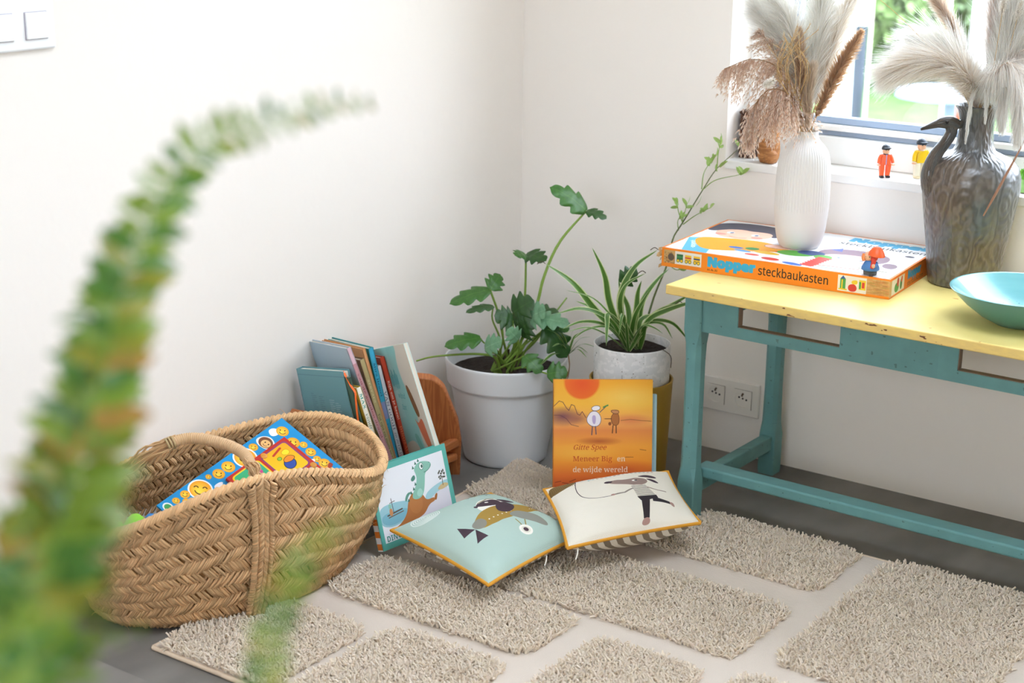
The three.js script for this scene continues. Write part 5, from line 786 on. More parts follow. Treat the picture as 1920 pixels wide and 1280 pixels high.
{
  const t = thing('bird_vase', 'tall grey-brown stoneware vase with carved feathers and a bird head handle', 'vase', [1.18, TH, 0.108]);
  const map = dataTex(1024, 1024, (u, v) => { const w = fbm(u * 16, v * 8, 4), s = Math.sin((u * 24 + w * 5 + Math.sin(v * 20) * 0.4) * 6.283), k = clamp(0.5 + 0.35 * s + 0.5 * (fbm(u * 32, v * 32, 3, N2) - 0.5), 0, 1), b = ss(0.42, 0.7, fbm(u * 4 + 3, v * 4, 3, N2)); const A = [0.30, 0.25, 0.21], B = [0.47, 0.415, 0.37], L = [0.31, 0.37, 0.41]; return A.map((x, i) => lerp(lerp(x, B[i], k), L[i], b * 0.5)); }, true);
  const bump = dataTex(1024, 1024, (u, v) => { const w = fbm(u * 16, v * 8, 3), x = u * 14 + w * 2.4, c = Math.abs(((x % 1) + 1) % 1 - 0.5) * 2, eye = Math.sin((Math.hypot(((u * 14) % 1) - 0.5, (((v * 6) % 1) - 0.5) * 1.6)) * 22); return clamp(0.5 * ss(0.1, 0.5, c) + 0.25 + 0.2 * eye, 0, 1); });
  const m = phys({ map, roughness: 0.34, bumpMap: bump, bumpScale: 0.0028, clearcoat: 0.5, clearcoatRoughness: 0.2 });
  const body = lathe([[0, 0.002], [0.066, 0], [0.07, 0.004], [0.0735, 0.03], [0.081, 0.09], [0.089, 0.14], [0.094, 0.175], [0.0965, 0.2], [0.0955, 0.222], [0.089, 0.243], [0.074, 0.258], [0.054, 0.267], [0.042, 0.273], [0.0365, 0.284], [0.034, 0.31], [0.0345, 0.335], [0.039, 0.352], [0.044, 0.36], [0.0445, 0.364], [0.04, 0.363], [0.033, 0.35], [0.03, 0.31], [0.03, 0.28], [0, 0.27]], 96);
  obj('vase_body', body, m, t);
  const mm = phys({ map: rep(map, 2, 4), roughness: 0.34, bumpMap: rep(bump, 3, 3), bumpScale: 0.0015, clearcoat: 0.5 });
  const q = (a, b, c = 0) => at([0, 0, 0], a, b, c);
  // bird: neck rising from the shoulder, head turned outwards with a beak, crest reaching back to the vase neck
  const hp = [q(-0.07, 0.15, 0.012), q(-0.082, 0.19, 0.015), q(-0.09, 0.226, 0.016), q(-0.081, 0.262, 0.012), q(-0.062, 0.29, 0.01), q(-0.052, 0.312, 0.01), q(-0.056, 0.326, 0.01)];
  obj('bird_neck', taper(hp, (k) => lerp(0.008, lerp(0.019, 0.0115, ss(0.25, 0.8, k)), ss(0, 0.3, k)), 48, 16), mm, t);
  obj('bird_head', [taper([q(-0.04, 0.322, 0.01), q(-0.056, 0.3295, 0.01), q(-0.072, 0.329, 0.01), q(-0.086, 0.325, 0.01), q(-0.1, 0.32, 0.01), q(-0.114, 0.315, 0.01)], (k) => (k < 0.55 ? 0.0135 * Math.pow(Math.sin(Math.PI * clamp(0.3 + 0.5 * k / 0.55, 0, 1)), 0.8) : lerp(0.0085, 0.0025, (k - 0.55) / 0.45)), 30, 14), taper([q(-0.056, 0.328, 0.01), q(-0.04, 0.325, 0.008), q(-0.026, 0.332, 0.006), q(-0.012, 0.342, 0.004)], (k) => 0.0095 * (1 - 0.3 * k), 18, 12)], mm, t);
  for (const s of [-1, 1]) obj('eye', ball(0.003, 0, 0, 0).translate(...q(-0.066, 0.332, 0.01 + 0.0125 * s).toArray()), flat(0x2c2724, 0.3), t);
}
// bowl
{
  const t = thing('bowl', 'shallow turquoise glazed bowl with speckled rim on the yellow table', 'bowl', [1.378, TH, 0.345]);
  const map = dataTex(512, 256, (u, v) => { const s = fbm(u * 64, v * 32, 2, N2), k = fbm(u * 8, v * 8, 3), rim = v > 0.9; return s > 0.74 && v > 0.45 ? [0.22, 0.45, 0.52] : [0.42 + 0.06 * k, 0.68 + 0.05 * k, 0.70 + 0.04 * k].map((x) => x * (rim ? 1.04 : 1)); }, true);
  const out = lathe([[0, 0.003], [0.045, 0.0], [0.05, 0.003], [0.072, 0.014], [0.1, 0.035], [0.12, 0.054], [0.1295, 0.0635], [0.131, 0.066]], 96), inn = lathe([[0.131, 0.066], [0.129, 0.0672], [0.126, 0.065], [0.112, 0.052], [0.085, 0.031], [0.05, 0.0125], [0, 0.007]], 96);
  obj('outside', out, phys({ color: 0x4f8a8c, roughness: 0.4, clearcoat: 0.3 }), t); obj('glazed_inside', inn, phys({ map, roughness: 0.25, clearcoat: 0.6, clearcoatRoughness: 0.1, side: THREE.DoubleSide }), t);
}
// ---------- on the window sill ----------
function figurine(label, pos, yaw, o) {
  const t = thing('toy_figure', label, 'toy figure', pos, yaw), skin = flat(0xf0b890, 0.4), top = flat(o.top, 0.4), legM = flat(o.legs ?? o.top, 0.4), shoe = flat(o.shoe ?? 0x23232b, 0.5);
  const st = (w0, d0, w1, d1, h, y) => { const g = new THREE.CylinderGeometry(1, 1, h, 4, 3).rotateY(Math.PI / 4), p = g.attributes.position; for (let i = 0; i < p.count; i++) { const k = p.getY(i) / h + 0.5; p.setXYZ(i, p.getX(i) * 1.414 * lerp(w0, w1, k) / 2, p.getY(i) + y + h / 2, p.getZ(i) * 1.414 * lerp(d0, d1, k) / 2); } g.computeVertexNormals(); return g; };
  if (o.skirt) obj('skirt', lathe([[0.0145, 0.002], [0.0095, 0.03], [0, 0.031]], 20), legM, t);
  else for (const s of [-1, 1]) obj('leg', st(0.008, 0.0085, 0.0095, 0.0105, 0.026, 0.004).rotateZ(s * -0.05).translate(s * 0.0062, 0, 0), legM, t);
  for (const s of [-1, 1]) obj('shoe', box(0.0085, 0.005, 0.0135, s * 0.0068, 0.0025, 0.002, 0.0022, 3), shoe, t);
  const tr = obj('torso', st(0.0215, 0.0125, 0.0165, 0.0105, 0.022, 0.0285), top, t);
  if (o.zip) obj('zip', box(0.002, 0.022, 0.001, 0, 0.04, 0.0062, 0.0004), flat(o.zip, 0.4), tr);
  for (const s of [-1, 1]) { obj('arm', taper([[s * 0.0095, 0.0485, 0], [s * 0.0135, 0.042, 0.001], [s * 0.016, 0.032, 0.004]], (k) => 0.0037 * (1 - 0.1 * k), 8, 10), top, t); obj('hand', new THREE.TorusGeometry(0.0028, 0.0013, 8, 14, 4.6).rotateX(Math.PI / 2).rotateY(s * 0.6).translate(s * 0.0163, 0.0285, 0.0055), skin, t); }
  obj('collar', cyl(0.0052, 0.006, 0.0025, 0, 0.0512, 0, 20), flat(o.collar ?? 0x2a2a34, 0.5), t);
  obj('head', lathe([[0, 0.052], [0.005, 0.0522], [0.0072, 0.0545], [0.0076, 0.06], [0.0072, 0.0645], [0.004, 0.067], [0, 0.0672]], 28), skin, t);
  for (const s of [-1, 1]) obj('eye', ball(0.0009, s * 0.0026, 0.0605, 0.0072), flat(0x25201e, 0.4), t);
  obj('hair', [new THREE.SphereGeometry(0.0092, 24, 12, 0, Math.PI * 2, 0, 1.75).scale(1, 1, 1.03).translate(0, 0.0628, -0.0012), o.cap ? box(0.014, 0.0018, 0.011, 0, 0.0655, 0.0075, 0.0008) : ball(0.0045, 0, 0.069, -0.001)], flat(o.hair, 0.45), t);
  return t;
}
figurine('small plastic figure in an orange suit with dark helmet on the window sill', [0.942, SILL + 0.0005, -0.02], 0.75, { top: 0xff6a38, hair: 0x222a33, cap: true, zip: 0xb9a9d8 });
figurine('small plastic figure in a yellow jacket with dark cap beside the bird vase', [1.005, SILL + 0.0005, -0.062], 0.9, { top: 0xf6c815, legs: 0xf3ead2, hair: 0x1f2836, cap: true, collar: 0xe9c8b4, shoe: 0xf0dfb8 }).scale.setScalar(1.2);
figurine('small plastic figure in a pale green dress at the picture\'s right edge', [1.243, SILL + 0.0005, -0.045], 0.5, { top: 0x7ed04a, legs: 0xa9df88, hair: 0x4a3a36, skirt: true, shoe: 0x8a5a2c, collar: 0xe8c0a0 });
{
  const t = thing('wooden_ornament', 'tan carved wooden ornament with round foot on the sill under the brown plumes', 'ornament', [0.66, SILL + 0.0005, -0.028], 0.5);
  const m = std({ map: woodMap([0.55, 0.33, 0.16], [0.78, 0.55, 0.32]), roughness: 0.6 });
  obj('body', lathe([[0, 0], [0.019, 0.001], [0.024, 0.012], [0.0255, 0.03], [0.023, 0.055], [0.026, 0.08], [0.024, 0.1], [0.014, 0.114], [0, 0.117]], 36), m, t); obj('round_foot', ball(0.0165, 0.004, 0.0165, 0.02, 1, 1, 0.8, 24), m, t);
  const b = thing('wooden_block', 'dark brown upright wooden block in the left corner of the window sill', 'ornament', [0.593, SILL + 0.0005, -0.06], 0.1);
  const dm = std({ map: woodMap([0.22, 0.12, 0.06], [0.36, 0.2, 0.1]), roughness: 0.6 });
  obj('block', box(0.036, 0.1, 0.036, 0, 0.05, 0, 0.003), dm, b); obj('cap', box(0.04, 0.008, 0.04, 0, 0.104, 0, 0.003), dm, b);
}
// ---------- dried grasses ----------
const hairM = phys({ color: 0xffffff, vertexColors: true, roughness: 0.9, side: THREE.DoubleSide, transmission: 0.7, thickness: 0 });
function hairs() {
  const P = [], I = [], C = [];
  return {
    add(p, d, l, w, c0, c1, sag = 0.3) {
      const d2 = d.clone().add(V(0, -sag, 0)).normalize(), a = p, b = p.clone().addScaledVector(d, l * 0.5), c = b.clone().addScaledVector(d2, l * 0.5), side = V(rr(-1, 1), rr(-1, 1), rr(-1, 1)).cross(d).normalize(), n = P.length / 3;
      for (const [q, k] of [[a, 1], [b, 0.8], [c, 0.12]]) for (const s of [-1, 1]) { P.push(q.x + side.x * w * k * s, q.y + side.y * w * k * s, q.z + side.z * w * k * s); const t = k === 1 ? 0 : k === 0.8 ? 0.55 : 1; C.push(lerp(c0[0], c1[0], t), lerp(c0[1], c1[1], t), lerp(c0[2], c1[2], t)); }
      I.push(n, n + 1, n + 2, n + 1, n + 3, n + 2, n + 2, n + 3, n + 4, n + 3, n + 5, n + 4);
    },
    build() { const g = new THREE.BufferGeometry(); g.setAttribute('position', new THREE.Float32BufferAttribute(P, 3)); g.setAttribute('color', new THREE.Float32BufferAttribute(C, 3)); g.setIndex(I); g.computeVertexNormals(); return g; },
  };
}
// pts: stem points; from: where the plume starts along the stem
function plume(name, label, base, pts, o, group) {
  const t = thing(name, label, 'dried grass', base, 0, group), c = curve(pts.map((p) => at([0, 0, 0], ...p)));
  obj('stem', taper(c, (k) => 0.0016 * (1.15 - 0.8 * k), 30, 6), std({ color: o.stem ?? 0xb08a5a, roughness: 0.8 }), t);
  const h = hairs();
  for (let i = 0; i < o.n; i++) {
    const k = lerp(o.from, 1, Math.pow(rnd(), o.pow ?? 0.9)), p = c.getPointAt(Math.min(k, 0.999)), tn = c.getTangentAt(Math.min(k, 0.999)), r = V(rr(-1, 1), rr(-1, 1), rr(-1, 1)); r.addScaledVector(tn, -r.dot(tn)).normalize();
    const env = Math.pow(Math.sin(Math.PI * clamp((k - o.from) / (1 - o.from) * 0.86 + 0.1, 0, 1)), 0.6), d = tn.clone().multiplyScalar(o.along).addScaledVector(r, o.out * rr(0.4, 1)).add(V(0, -(o.drop ?? 0), 0)).normalize(), l = o.len * rr(0.5, 1.1) * env, q = rr(0.85, 1.1);
    const c0 = o.c0.map((x) => Math.min(0.96, x * q)), c1 = o.c1.map((x) => Math.min(0.98, x * q));
    if (o.tufts) { // reed panicle: side branch with tufts of short hairs
      const n = 6; for (let j = 0; j < n; j++) { const u = (j + 1) / n, b = p.clone().addScaledVector(d, l * u).add(V(0, -l * 0.5 * u * u, 0)); for (let z = 0; z < 3; z++) { const e = d.clone().add(V(rr(-0.6, 0.6), rr(-1.1, 0.2), rr(-0.6, 0.6))).normalize(); h.add(b, e, rr(0.006, 0.012), 0.0009, c0, c1, 0.6); } }
      h.add(p, d, l, 0.0004, c0, c0, 1);
    } else h.add(p, d, l, o.w ?? 0.0006, c0, c1, o.sag ?? 0.3);
  }
  const m = obj('plume', h.build(), hairM, t); m.userData.kind = 'stuff';
  return t;
}
const rust = [0.50, 0.28, 0.13], rustT = [0.74, 0.50, 0.30], cream = [0.95, 0.90, 0.82], creamT = [0.98, 0.97, 0.95], reed = [0.70, 0.48, 0.33], reedT = [0.97, 0.88, 0.80], tanC = [0.60, 0.44, 0.28];
{
  const B = [0.848, BT + 0.245, 0.185], q = (x, y, d = 0) => [(x - 1513) / 897 - 0.18 * d, (246 - y) / 880 + 0.15 * d, d];
  const S = (i) => [0.011 * Math.cos(i * 1.9), -0.05, 0.011 * Math.sin(i * 1.9)];
  plume('reed_plume', 'brown reed plume bending far left out of the white vase', B, [S(0), q(1506, 235), q(1488, 170, 0.02), q(1452, 130, 0.03), q(1405, 118, 0.04), q(1356, 136, 0.05)], { from: 0.38, n: 210, along: 0.7, out: 0.8, drop: 0.9, len: 0.075, c0: reed, c1: reedT, tufts: true, stem: 0x8a6a48 });
  plume('reed_plume', 'brown reed plume hanging down over the sill ornament', B, [S(1), q(1505, 235, 0.01), q(1478, 180, 0.04), q(1440, 172, 0.06), q(1412, 210, 0.07), q(1408, 262, 0.07)], { from: 0.35, n: 230, along: 0.5, out: 0.75, drop: 0.9, len: 0.06, c0: reed, c1: reedT, tufts: true, stem: 0x8a6a48 });
  plume('reed_plume', 'brown reed plume between the white vase and the window corner', B, [S(2), q(1503, 230, 0.01), q(1476, 190, 0.05), q(1455, 200, 0.07), q(1438, 232, 0.08)], { from: 0.32, n: 170, along: 0.4, out: 0.8, drop: 0.7, len: 0.06, c0: reed, c1: reedT, tufts: true, stem: 0x8a6a48 });
  plume('reed_plume', 'upright brown reed plume on the left of the white vase', B, [S(3), q(1500, 230, 0), q(1470, 160, 0), q(1440, 95, 0.0), q(1418, 70, 0.0)], { from: 0.4, n: 150, along: 0.9, out: 0.7, drop: 0.3, len: 0.065, c0: reed, c1: reedT, tufts: true, stem: 0x8a6a48 });
  plume('foxtail_grass', 'rust brown bottlebrush grass leaning right in the white vase', B, [S(4), q(1523, 238, 0.01), q(1540, 195, 0.02), q(1568, 130, 0.03), q(1602, 66, 0.03)], { from: 0.3, n: 3900, along: 0.7, out: 1.1, len: 0.03, c0: rust, c1: rustT, w: 0.0008, sag: 0 });
  plume('foxtail_grass', 'brown bottlebrush grass standing upright in the middle of the white vase', B, [S(5), q(1508, 235, 0.01), q(1498, 150, 0.02), q(1488, 62, 0.02)], { from: 0.42, n: 2250, along: 0.9, out: 0.9, len: 0.026, c0: rust, c1: [0.74, 0.56, 0.4], w: 0.0008, sag: 0 });
  plume('pampas_plume', 'white pampas plume tilting left out of the white vase', B, [S(6), q(1508, 230, 0), q(1495, 130, -0.01), q(1468, 50, -0.01), q(1428, -10, -0.01)], { from: 0.3, n: 3600, along: 1, out: 0.85, len: 0.1, c0: cream, c1: creamT, sag: 0.25 });
  plume('pampas_plume', 'white pampas plume spreading behind the upright brown reed', B, [S(12), q(1504, 230, -0.02), q(1480, 150, -0.03), q(1440, 70, -0.03), q(1400, 15, -0.03)], { from: 0.35, n: 3600, along: 1, out: 0.8, len: 0.085, c0: cream, c1: creamT, sag: 0.25 });
  plume('pampas_plume', 'white pampas plume standing straight in the white vase', B, [S(7), q(1515, 230, -0.01), q(1520, 120, -0.02), q(1528, 30, -0.02), q(1538, -50, -0.02)], { from: 0.22, n: 4800, along: 1, out: 0.8, len: 0.1, c0: cream, c1: creamT, sag: 0.25 });
  plume('pampas_plume', 'white pampas plume tilting right out of the white vase', B, [S(8), q(1520, 230, -0.01), q(1540, 140, -0.02), q(1562, 60, -0.02), q(1590, -10, -0.02)], { from: 0.3, n: 3300, along: 1, out: 0.8, len: 0.08, c0: [0.90, 0.78, 0.62], c1: creamT, sag: 0.2 });
  plume('pampas_plume', 'beige pampas plume low in the neck of the white vase', B, [S(9), q(1514, 236, 0.015), q(1512, 190, 0.025), q(1518, 130, 0.03)], { from: 0.25, n: 2250, along: 1.1, out: 0.45, len: 0.05, c0: tanC, c1: [0.86, 0.76, 0.64], sag: 0.1 });
  // hair-thin straw grass
  const t = thing('straw_grass', 'sheaf of thin straw coloured grass stalks in the white vase', 'dried grass', B), sm = std({ color: 0xcaa66e, roughness: 0.8 }), h = hairs();
  for (let i = 0; i < 16; i++) { const c = curve([S(i), q(1503 - i * 1.5 + rr(0, 10), 215, 0.02), q(1480 + rr(-30, 35), 130, 0.04 + rr(0, 0.02)), q(1455 + rr(-25, 70), 60 + rr(-10, 40), 0.05)].map((p) => at([0, 0, 0], ...p))); obj('stalk', taper(c, 0.0006, 16, 4), sm, t); for (let j = 0; j < 40; j++) { const k = rr(0.55, 1), p = c.getPointAt(k); h.add(p, c.getTangentAt(k).add(V(rr(-0.6, 0.6), rr(-0.3, 0.4), rr(-0.6, 0.6))).normalize(), 0.011, 0.0006, [0.7, 0.52, 0.3], [0.88, 0.74, 0.52], 0.2); } }
  obj('seed_head', h.build(), hairM, t).userData.kind = 'stuff';
  const tail = (label, base, pts, L = 0.03) => { const t2 = thing('bunny_tail_grass', label, 'dried grass', base), c = curve(pts.map((p) => at([0, 0, 0], ...p))); obj('stalk', taper(c, 0.0006, 26, 5), sm, t2); const e = c.getPointAt(1), d = c.getTangentAt(1), hh = hairs(); for (let i = 0; i < 900; i++) { const k = rnd(), p = e.clone().addScaledVector(d, (k - 0.5) * L), r = V(rr(-1, 1), rr(-1, 1), rr(-1, 1)).normalize(); hh.add(p, r.addScaledVector(d, 0.6).normalize(), 0.011 * Math.pow(Math.sin(Math.PI * clamp(k, 0.08, 0.94)), 0.5), 0.0006, [0.84, 0.76, 0.64], creamT, 0); } obj('seed_head', hh.build(), hairM, t2).userData.kind = 'stuff'; return t2; };
  tail('round white bunny tail grass nodding left over the brown reeds', B, [S(11), q(1495, 225, 0.03), q(1470, 172, 0.07), q(1452, 154, 0.09), q(1441, 160, 0.09)], 0.024);
  tail('white bunny tail grass on a long thin stalk between the two vases', [1.18, TH + 0.362, 0.108], [[-0.01, -0.06, 0.01], [-0.03, 0.01, 0.03], [-0.11, 0.11, 0.03], [-0.19, 0.185, 0.03], [-0.245, 0.225, 0.03]], 0.04);
  tail('cream bunny tail grass upright at the top of the bird vase bunch', [1.18, TH + 0.362, 0.108], [[0.005, -0.06, 0.01], [0.012, 0.06, 0.03], [0.018, 0.2, 0.04]], 0.038);
  tail('cream bunny tail grass right of the upright one in the bird vase bunch', [1.18, TH + 0.362, 0.108], [[0.012, -0.06, 0.0], [0.03, 0.06, 0.03], [0.05, 0.19, 0.04]], 0.038);
}
{
  const B = [1.18, TH + 0.362, 0.108], q = (x, y, d = 0) => [(x - 1812) / 925 - 0.28 * d, (212 - y) / 900 + 0.15 * d, d], S = (i) => [0.017 * Math.cos(i * 1.9), -0.06, 0.017 * Math.sin(i * 1.9)];
  plume('pampas_plume', 'wide pampas plume sweeping left from the bird vase across the window', B, [S(0), q(1806, 205, 0.01), q(1792, 178, 0.03), q(1765, 156, 0.04), q(1715, 144, 0.05), q(1645, 158, 0.05)], { from: 0.18, n: 7500, along: 1.1, out: 0.75, len: 0.125, c0: [0.86, 0.70, 0.52], c1: creamT, sag: 0.35, pow: 1.1 });
  plume('pampas_plume', 'second pampas plume sweeping left above the bird head', B, [S(1), q(1804, 205, 0), q(1780, 150, 0), q(1735, 112, 0), q(1680, 100, 0)], { from: 0.3, n: 3600, along: 1, out: 0.8, len: 0.11, c0: cream, c1: creamT, sag: 0.4 });
  const dr = { from: 0.3, n: 5200, along: 1, out: 0.95, drop: 1.1, len: 0.075, c0: [0.84, 0.74, 0.65], c1: creamT, sag: 0.8 };
  plume('pampas_plume', 'drooping grey-beige pampas plume hanging over the front of the bird vase', B, [S(2), q(1822, 200, 0.02), q(1838, 150, 0.06), q(1862, 138, 0.09), q(1877, 175, 0.11), q(1886, 230, 0.115), q(1888, 272, 0.115)], dr);
  plume('pampas_plume', 'drooping pampas plume hanging beside the bird vase neck', B, [S(12), q(1820, 200, 0.02), q(1830, 160, 0.05), q(1846, 155, 0.075), q(1853, 190, 0.085), q(1857, 250, 0.09)], { ...dr, n: 3600, len: 0.06 });
  plume('pampas_plume', 'drooping pampas plume at the right edge of the bird vase bunch', B, [S(3), q(1830, 200, 0), q(1862, 130, 0.03), q(1892, 115, 0.06), q(1912, 150, 0.075), q(1918, 210, 0.08), q(1922, 262, 0.08)], { ...dr, c0: [0.78, 0.66, 0.57] });
  plume('pampas_plume', 'narrow pampas tassel hanging straight down beside the bird neck', B, [S(4), q(1812, 200, 0.03), q(1808, 178, 0.05), q(1800, 190, 0.065), q(1796, 230, 0.07), q(1794, 275, 0.07)], { from: 0.35, n: 1650, along: 1, out: 0.4, drop: 0.4, len: 0.024, c0: [0.78, 0.7, 0.6], c1: creamT, sag: 0.4 });
  plume('pampas_plume', 'short pampas tassel hanging in front of the bird vase neck', B, [S(5), q(1818, 200, 0.03), q(1820, 180, 0.06), q(1824, 195, 0.075), q(1826, 240, 0.08)], { from: 0.35, n: 900, along: 1, out: 0.4, drop: 0.4, len: 0.024, c0: [0.78, 0.7, 0.6], c1: creamT, sag: 0.4 });
  plume('pampas_plume', 'bright white pampas plume rising to the top of the picture from the bird vase', B, [S(6), q(1830, 190, 0), q(1855, 100, 0), q(1885, 20, 0), q(1900, -60, 0)], { from: 0.25, n: 5400, along: 1, out: 0.9, len: 0.115, c0: cream, c1: creamT, sag: 0.3 });
  plume('pampas_plume', 'white pampas plume leaning right at the picture\'s top right corner', B, [S(7), q(1838, 195, 0.02), q(1880, 120, 0.03), q(1930, 60, 0.03), q(1975, 30, 0.03)], { from: 0.25, n: 4200, along: 1, out: 0.9, len: 0.11, c0: cream, c1: creamT, sag: 0.4 });
  plume('foxtail_grass', 'pale brown bottlebrush grass leaning left out of the bird vase', B, [S(8), q(1808, 195, -0.01), q(1775, 110, -0.02), q(1735, 50, -0.02), q(1690, -12, -0.02)], { from: 0.52, n: 3300, along: 0.9, out: 1, len: 0.034, c0: [0.66, 0.44, 0.26], c1: [0.93, 0.85, 0.76], w: 0.0008, sag: 0 });
  plume('pampas_plume', 'thin white pampas plume behind the upright bunny tails', B, [S(9), q(1818, 190, -0.02), q(1822, 100, -0.02), q(1825, 20, -0.02), q(1838, -50, -0.02)], { from: 0.4, n: 2400, along: 1, out: 0.6, len: 0.06, c0: [0.78, 0.6, 0.5], c1: creamT, sag: 0.3, stem: 0x7a3f30 });
  plume('pampas_plume', 'full white pampas plume filling the top of the bird vase bunch', B, [S(13), q(1826, 195, -0.03), q(1845, 120, -0.04), q(1856, 50, -0.04), q(1862, -40, -0.04)], { from: 0.2, n: 5200, along: 1, out: 1, len: 0.12, c0: cream, c1: creamT, sag: 0.35 });
  plume('pampas_plume', 'white pampas plume fanning out low on the right of the bird vase', B, [S(14), q(1836, 200, 0), q(1865, 165, 0.0), q(1900, 140, 0.0), q(1945, 135, 0)], { from: 0.2, n: 3600, along: 1, out: 0.9, len: 0.1, c0: cream, c1: creamT, sag: 0.7 });
  const t = thing('dry_stalk', 'brown dry stalk slanting down in front of the bird vase', 'dried grass', B);
  const c = [q(1830, 190, 0.02), q(1880, 180, 0.08), q(1906, 240, 0.115), q(1898, 272, 0.12), q(1866, 345, 0.125), q(1838, 406, 0.125)]; c.unshift(S(10)); obj('stalk', taper(c.map((p) => at([0, 0, 0], ...p)), (k) => 0.001 + 0.0016 * ss(0.55, 0.85, k) * (1 - ss(0.9, 1, k) * 0.7), 60, 6), std({ color: 0x9a6f56, roughness: 0.8 }), t);
}
// ---------- the garden outside ----------
{
  const GY = -0.15;
  const lawnMap = dataTex(512, 512, (u, v) => { const k = fbm(u * 32, v * 32, 4); return [0.24 + 0.16 * k, 0.36 + 0.2 * k, 0.16 + 0.1 * k]; }, true); lawnMap.repeat.set(12, 12);
  const lawn = obj('lawn', new THREE.BoxGeometry(40, 0.1, 26).translate(-4, GY - 0.05, -13.4), std({ map: lawnMap, roughness: 1 })); lawn.userData.kind = 'structure';
  const terrace = obj('terrace', box(8, 0.08, 2.6, 2.4, GY + 0.0, -1.66, 0.01), std({ color: 0xb9b6b0, map: concreteMap, roughness: 0.9 })); terrace.userData.kind = 'structure';
  const leafG = ribbon([V(0, 0, 0), V(0, 0.04, 0.012), V(0, 0.085, 0)], 0.05, 0.2, 4, V(0, 0, 1));
  const bush = (label, x, z, rx, ry, rz, n, col) => {
    const t = thing('garden_bush', label, 'bush', [x, GY, z]);
    obj('trunk', taper([[0, 0, 0], [0.05, ry * 0.5, 0], [-0.03, ry, 0.05]], (k) => 0.05 * (1.1 - 0.7 * k), 8, 8), std({ color: 0x4f3c2a, roughness: 0.9 }), t);
    const im = new THREE.InstancedMesh(leafG, leafMat({ color: 0xffffff, roughness: 0.6 }), n), M = new THREE.Matrix4(), Q = new THREE.Quaternion(), E = new THREE.Euler(), C = new THREE.Color();
    for (let i = 0; i < n; i++) { const d = V(rr(-1, 1), rr(-1, 1), rr(-1, 1)).normalize().multiplyScalar(Math.cbrt(rr(0.25, 1)) * (0.82 + 0.36 * fbm(i * 0.013, 3, 2))); E.set(rr(0, 6.3), rr(0, 6.3), rr(0, 6.3)); M.compose(V(d.x * rx, ry + d.y * ry, d.z * rz), Q.setFromEuler(E), V(1, 1, 1).multiplyScalar(rr(0.7, 1.6))); im.setMatrixAt(i, M); const k = rr(0.7, 1.3); C.setRGB(col[0] * k, col[1] * k, col[2] * k); im.setColorAt(i, C); }
    im.name = 'foliage'; im.userData.kind = 'stuff'; t.add(im); return t;
  };
  bush('round green garden bush seen through the window behind the white vase\'s grasses', -2.75, -7.6, 0.55, 0.75, 0.5, 3500, [0.16, 0.27, 0.1]);
  bush('yellow-green garden bush in the middle of the window', -1.95, -7.8, 0.6, 0.85, 0.5, 4000, [0.24, 0.34, 0.12]);
  bush('dusky green garden bush behind the bird vase bunch', -1.15, -7.7, 0.55, 0.8, 0.5, 3500, [0.2, 0.28, 0.14]);
  bush('tall dark green bush at the far left outside', -3.9, -8.4, 0.8, 1.1, 0.6, 4000, [0.12, 0.2, 0.08]);
  const dark = flat(0x39424f, 0.5), wht = flat(0xeceef2, 0.5);
  const l = thing('garden_lantern', 'dark post lantern standing on the lawn outside the window', 'lantern', [-0.68, GY, -3.6]);
  obj('post', taper([[0, 0, 0], [0, 0.82, 0]], 0.03, 4, 12), dark, l); obj('base', cyl(0.09, 0.12, 0.06, 0, 0.03, 0, 20), dark, l); obj('lamp_glass', cyl(0.055, 0.045, 0.16, 0, 0.9, 0, 12), flat(0xdfe8ec, 0.2), l); obj('cap', cyl(0.02, 0.085, 0.06, 0, 1.01, 0, 12), dark, l);
  const s = thing('swing_frame', 'white A-shaped garden swing frame outside behind the bird vase', 'swing', [-0.12, GY + 0.04, -2.5], -0.2);
  for (const [x, d] of [[-0.18, -1], [-0.18, 1], [0.42, -1], [0.42, 1]]) obj('post', taper([[x + 0.22 * d, 0, 0.35 * d], [x, 1.7, 0]], 0.04, 3, 12), wht, s); obj('crossbar', taper([[-0.3, 1.7, 0], [0.55, 1.7, 0]], 0.04, 3, 12), wht, s);
  for (const x of [-0.05, 0.28]) obj('rope', taper([[x, 1.68, 0], [x, 0.45, 0]], 0.008, 3, 6), flat(0xcfc6b4, 0.9), s); obj('swing_seat', box(0.4, 0.03, 0.16, 0.115, 0.44, 0, 0.01), wht, s);
  const tb = thing('garden_table', 'pale blue round garden table outside behind the bird vase', 'table', [-0.28, GY + 0.04, -3.7]);
  obj('table_top', cyl(0.24, 0.24, 0.03, 0, 0.5, 0, 40), flat(0x8ea0bb, 0.3), tb); obj('pedestal', lathe([[0, 0], [0.2, 0], [0.2, 0.02], [0.03, 0.05], [0.03, 0.49], [0, 0.49]], 24), flat(0x8e9cb4, 0.4), tb);
  const rb = obj('garden_ball', ball(0.055, 0, 0, 0), flat(0xe24a3c, 0.4)); rb.position.set(-1.24, GY + 0.052, -6.4); tag(rb, 'red ball on the lawn seen beside the bird vase neck', 'ball');
}
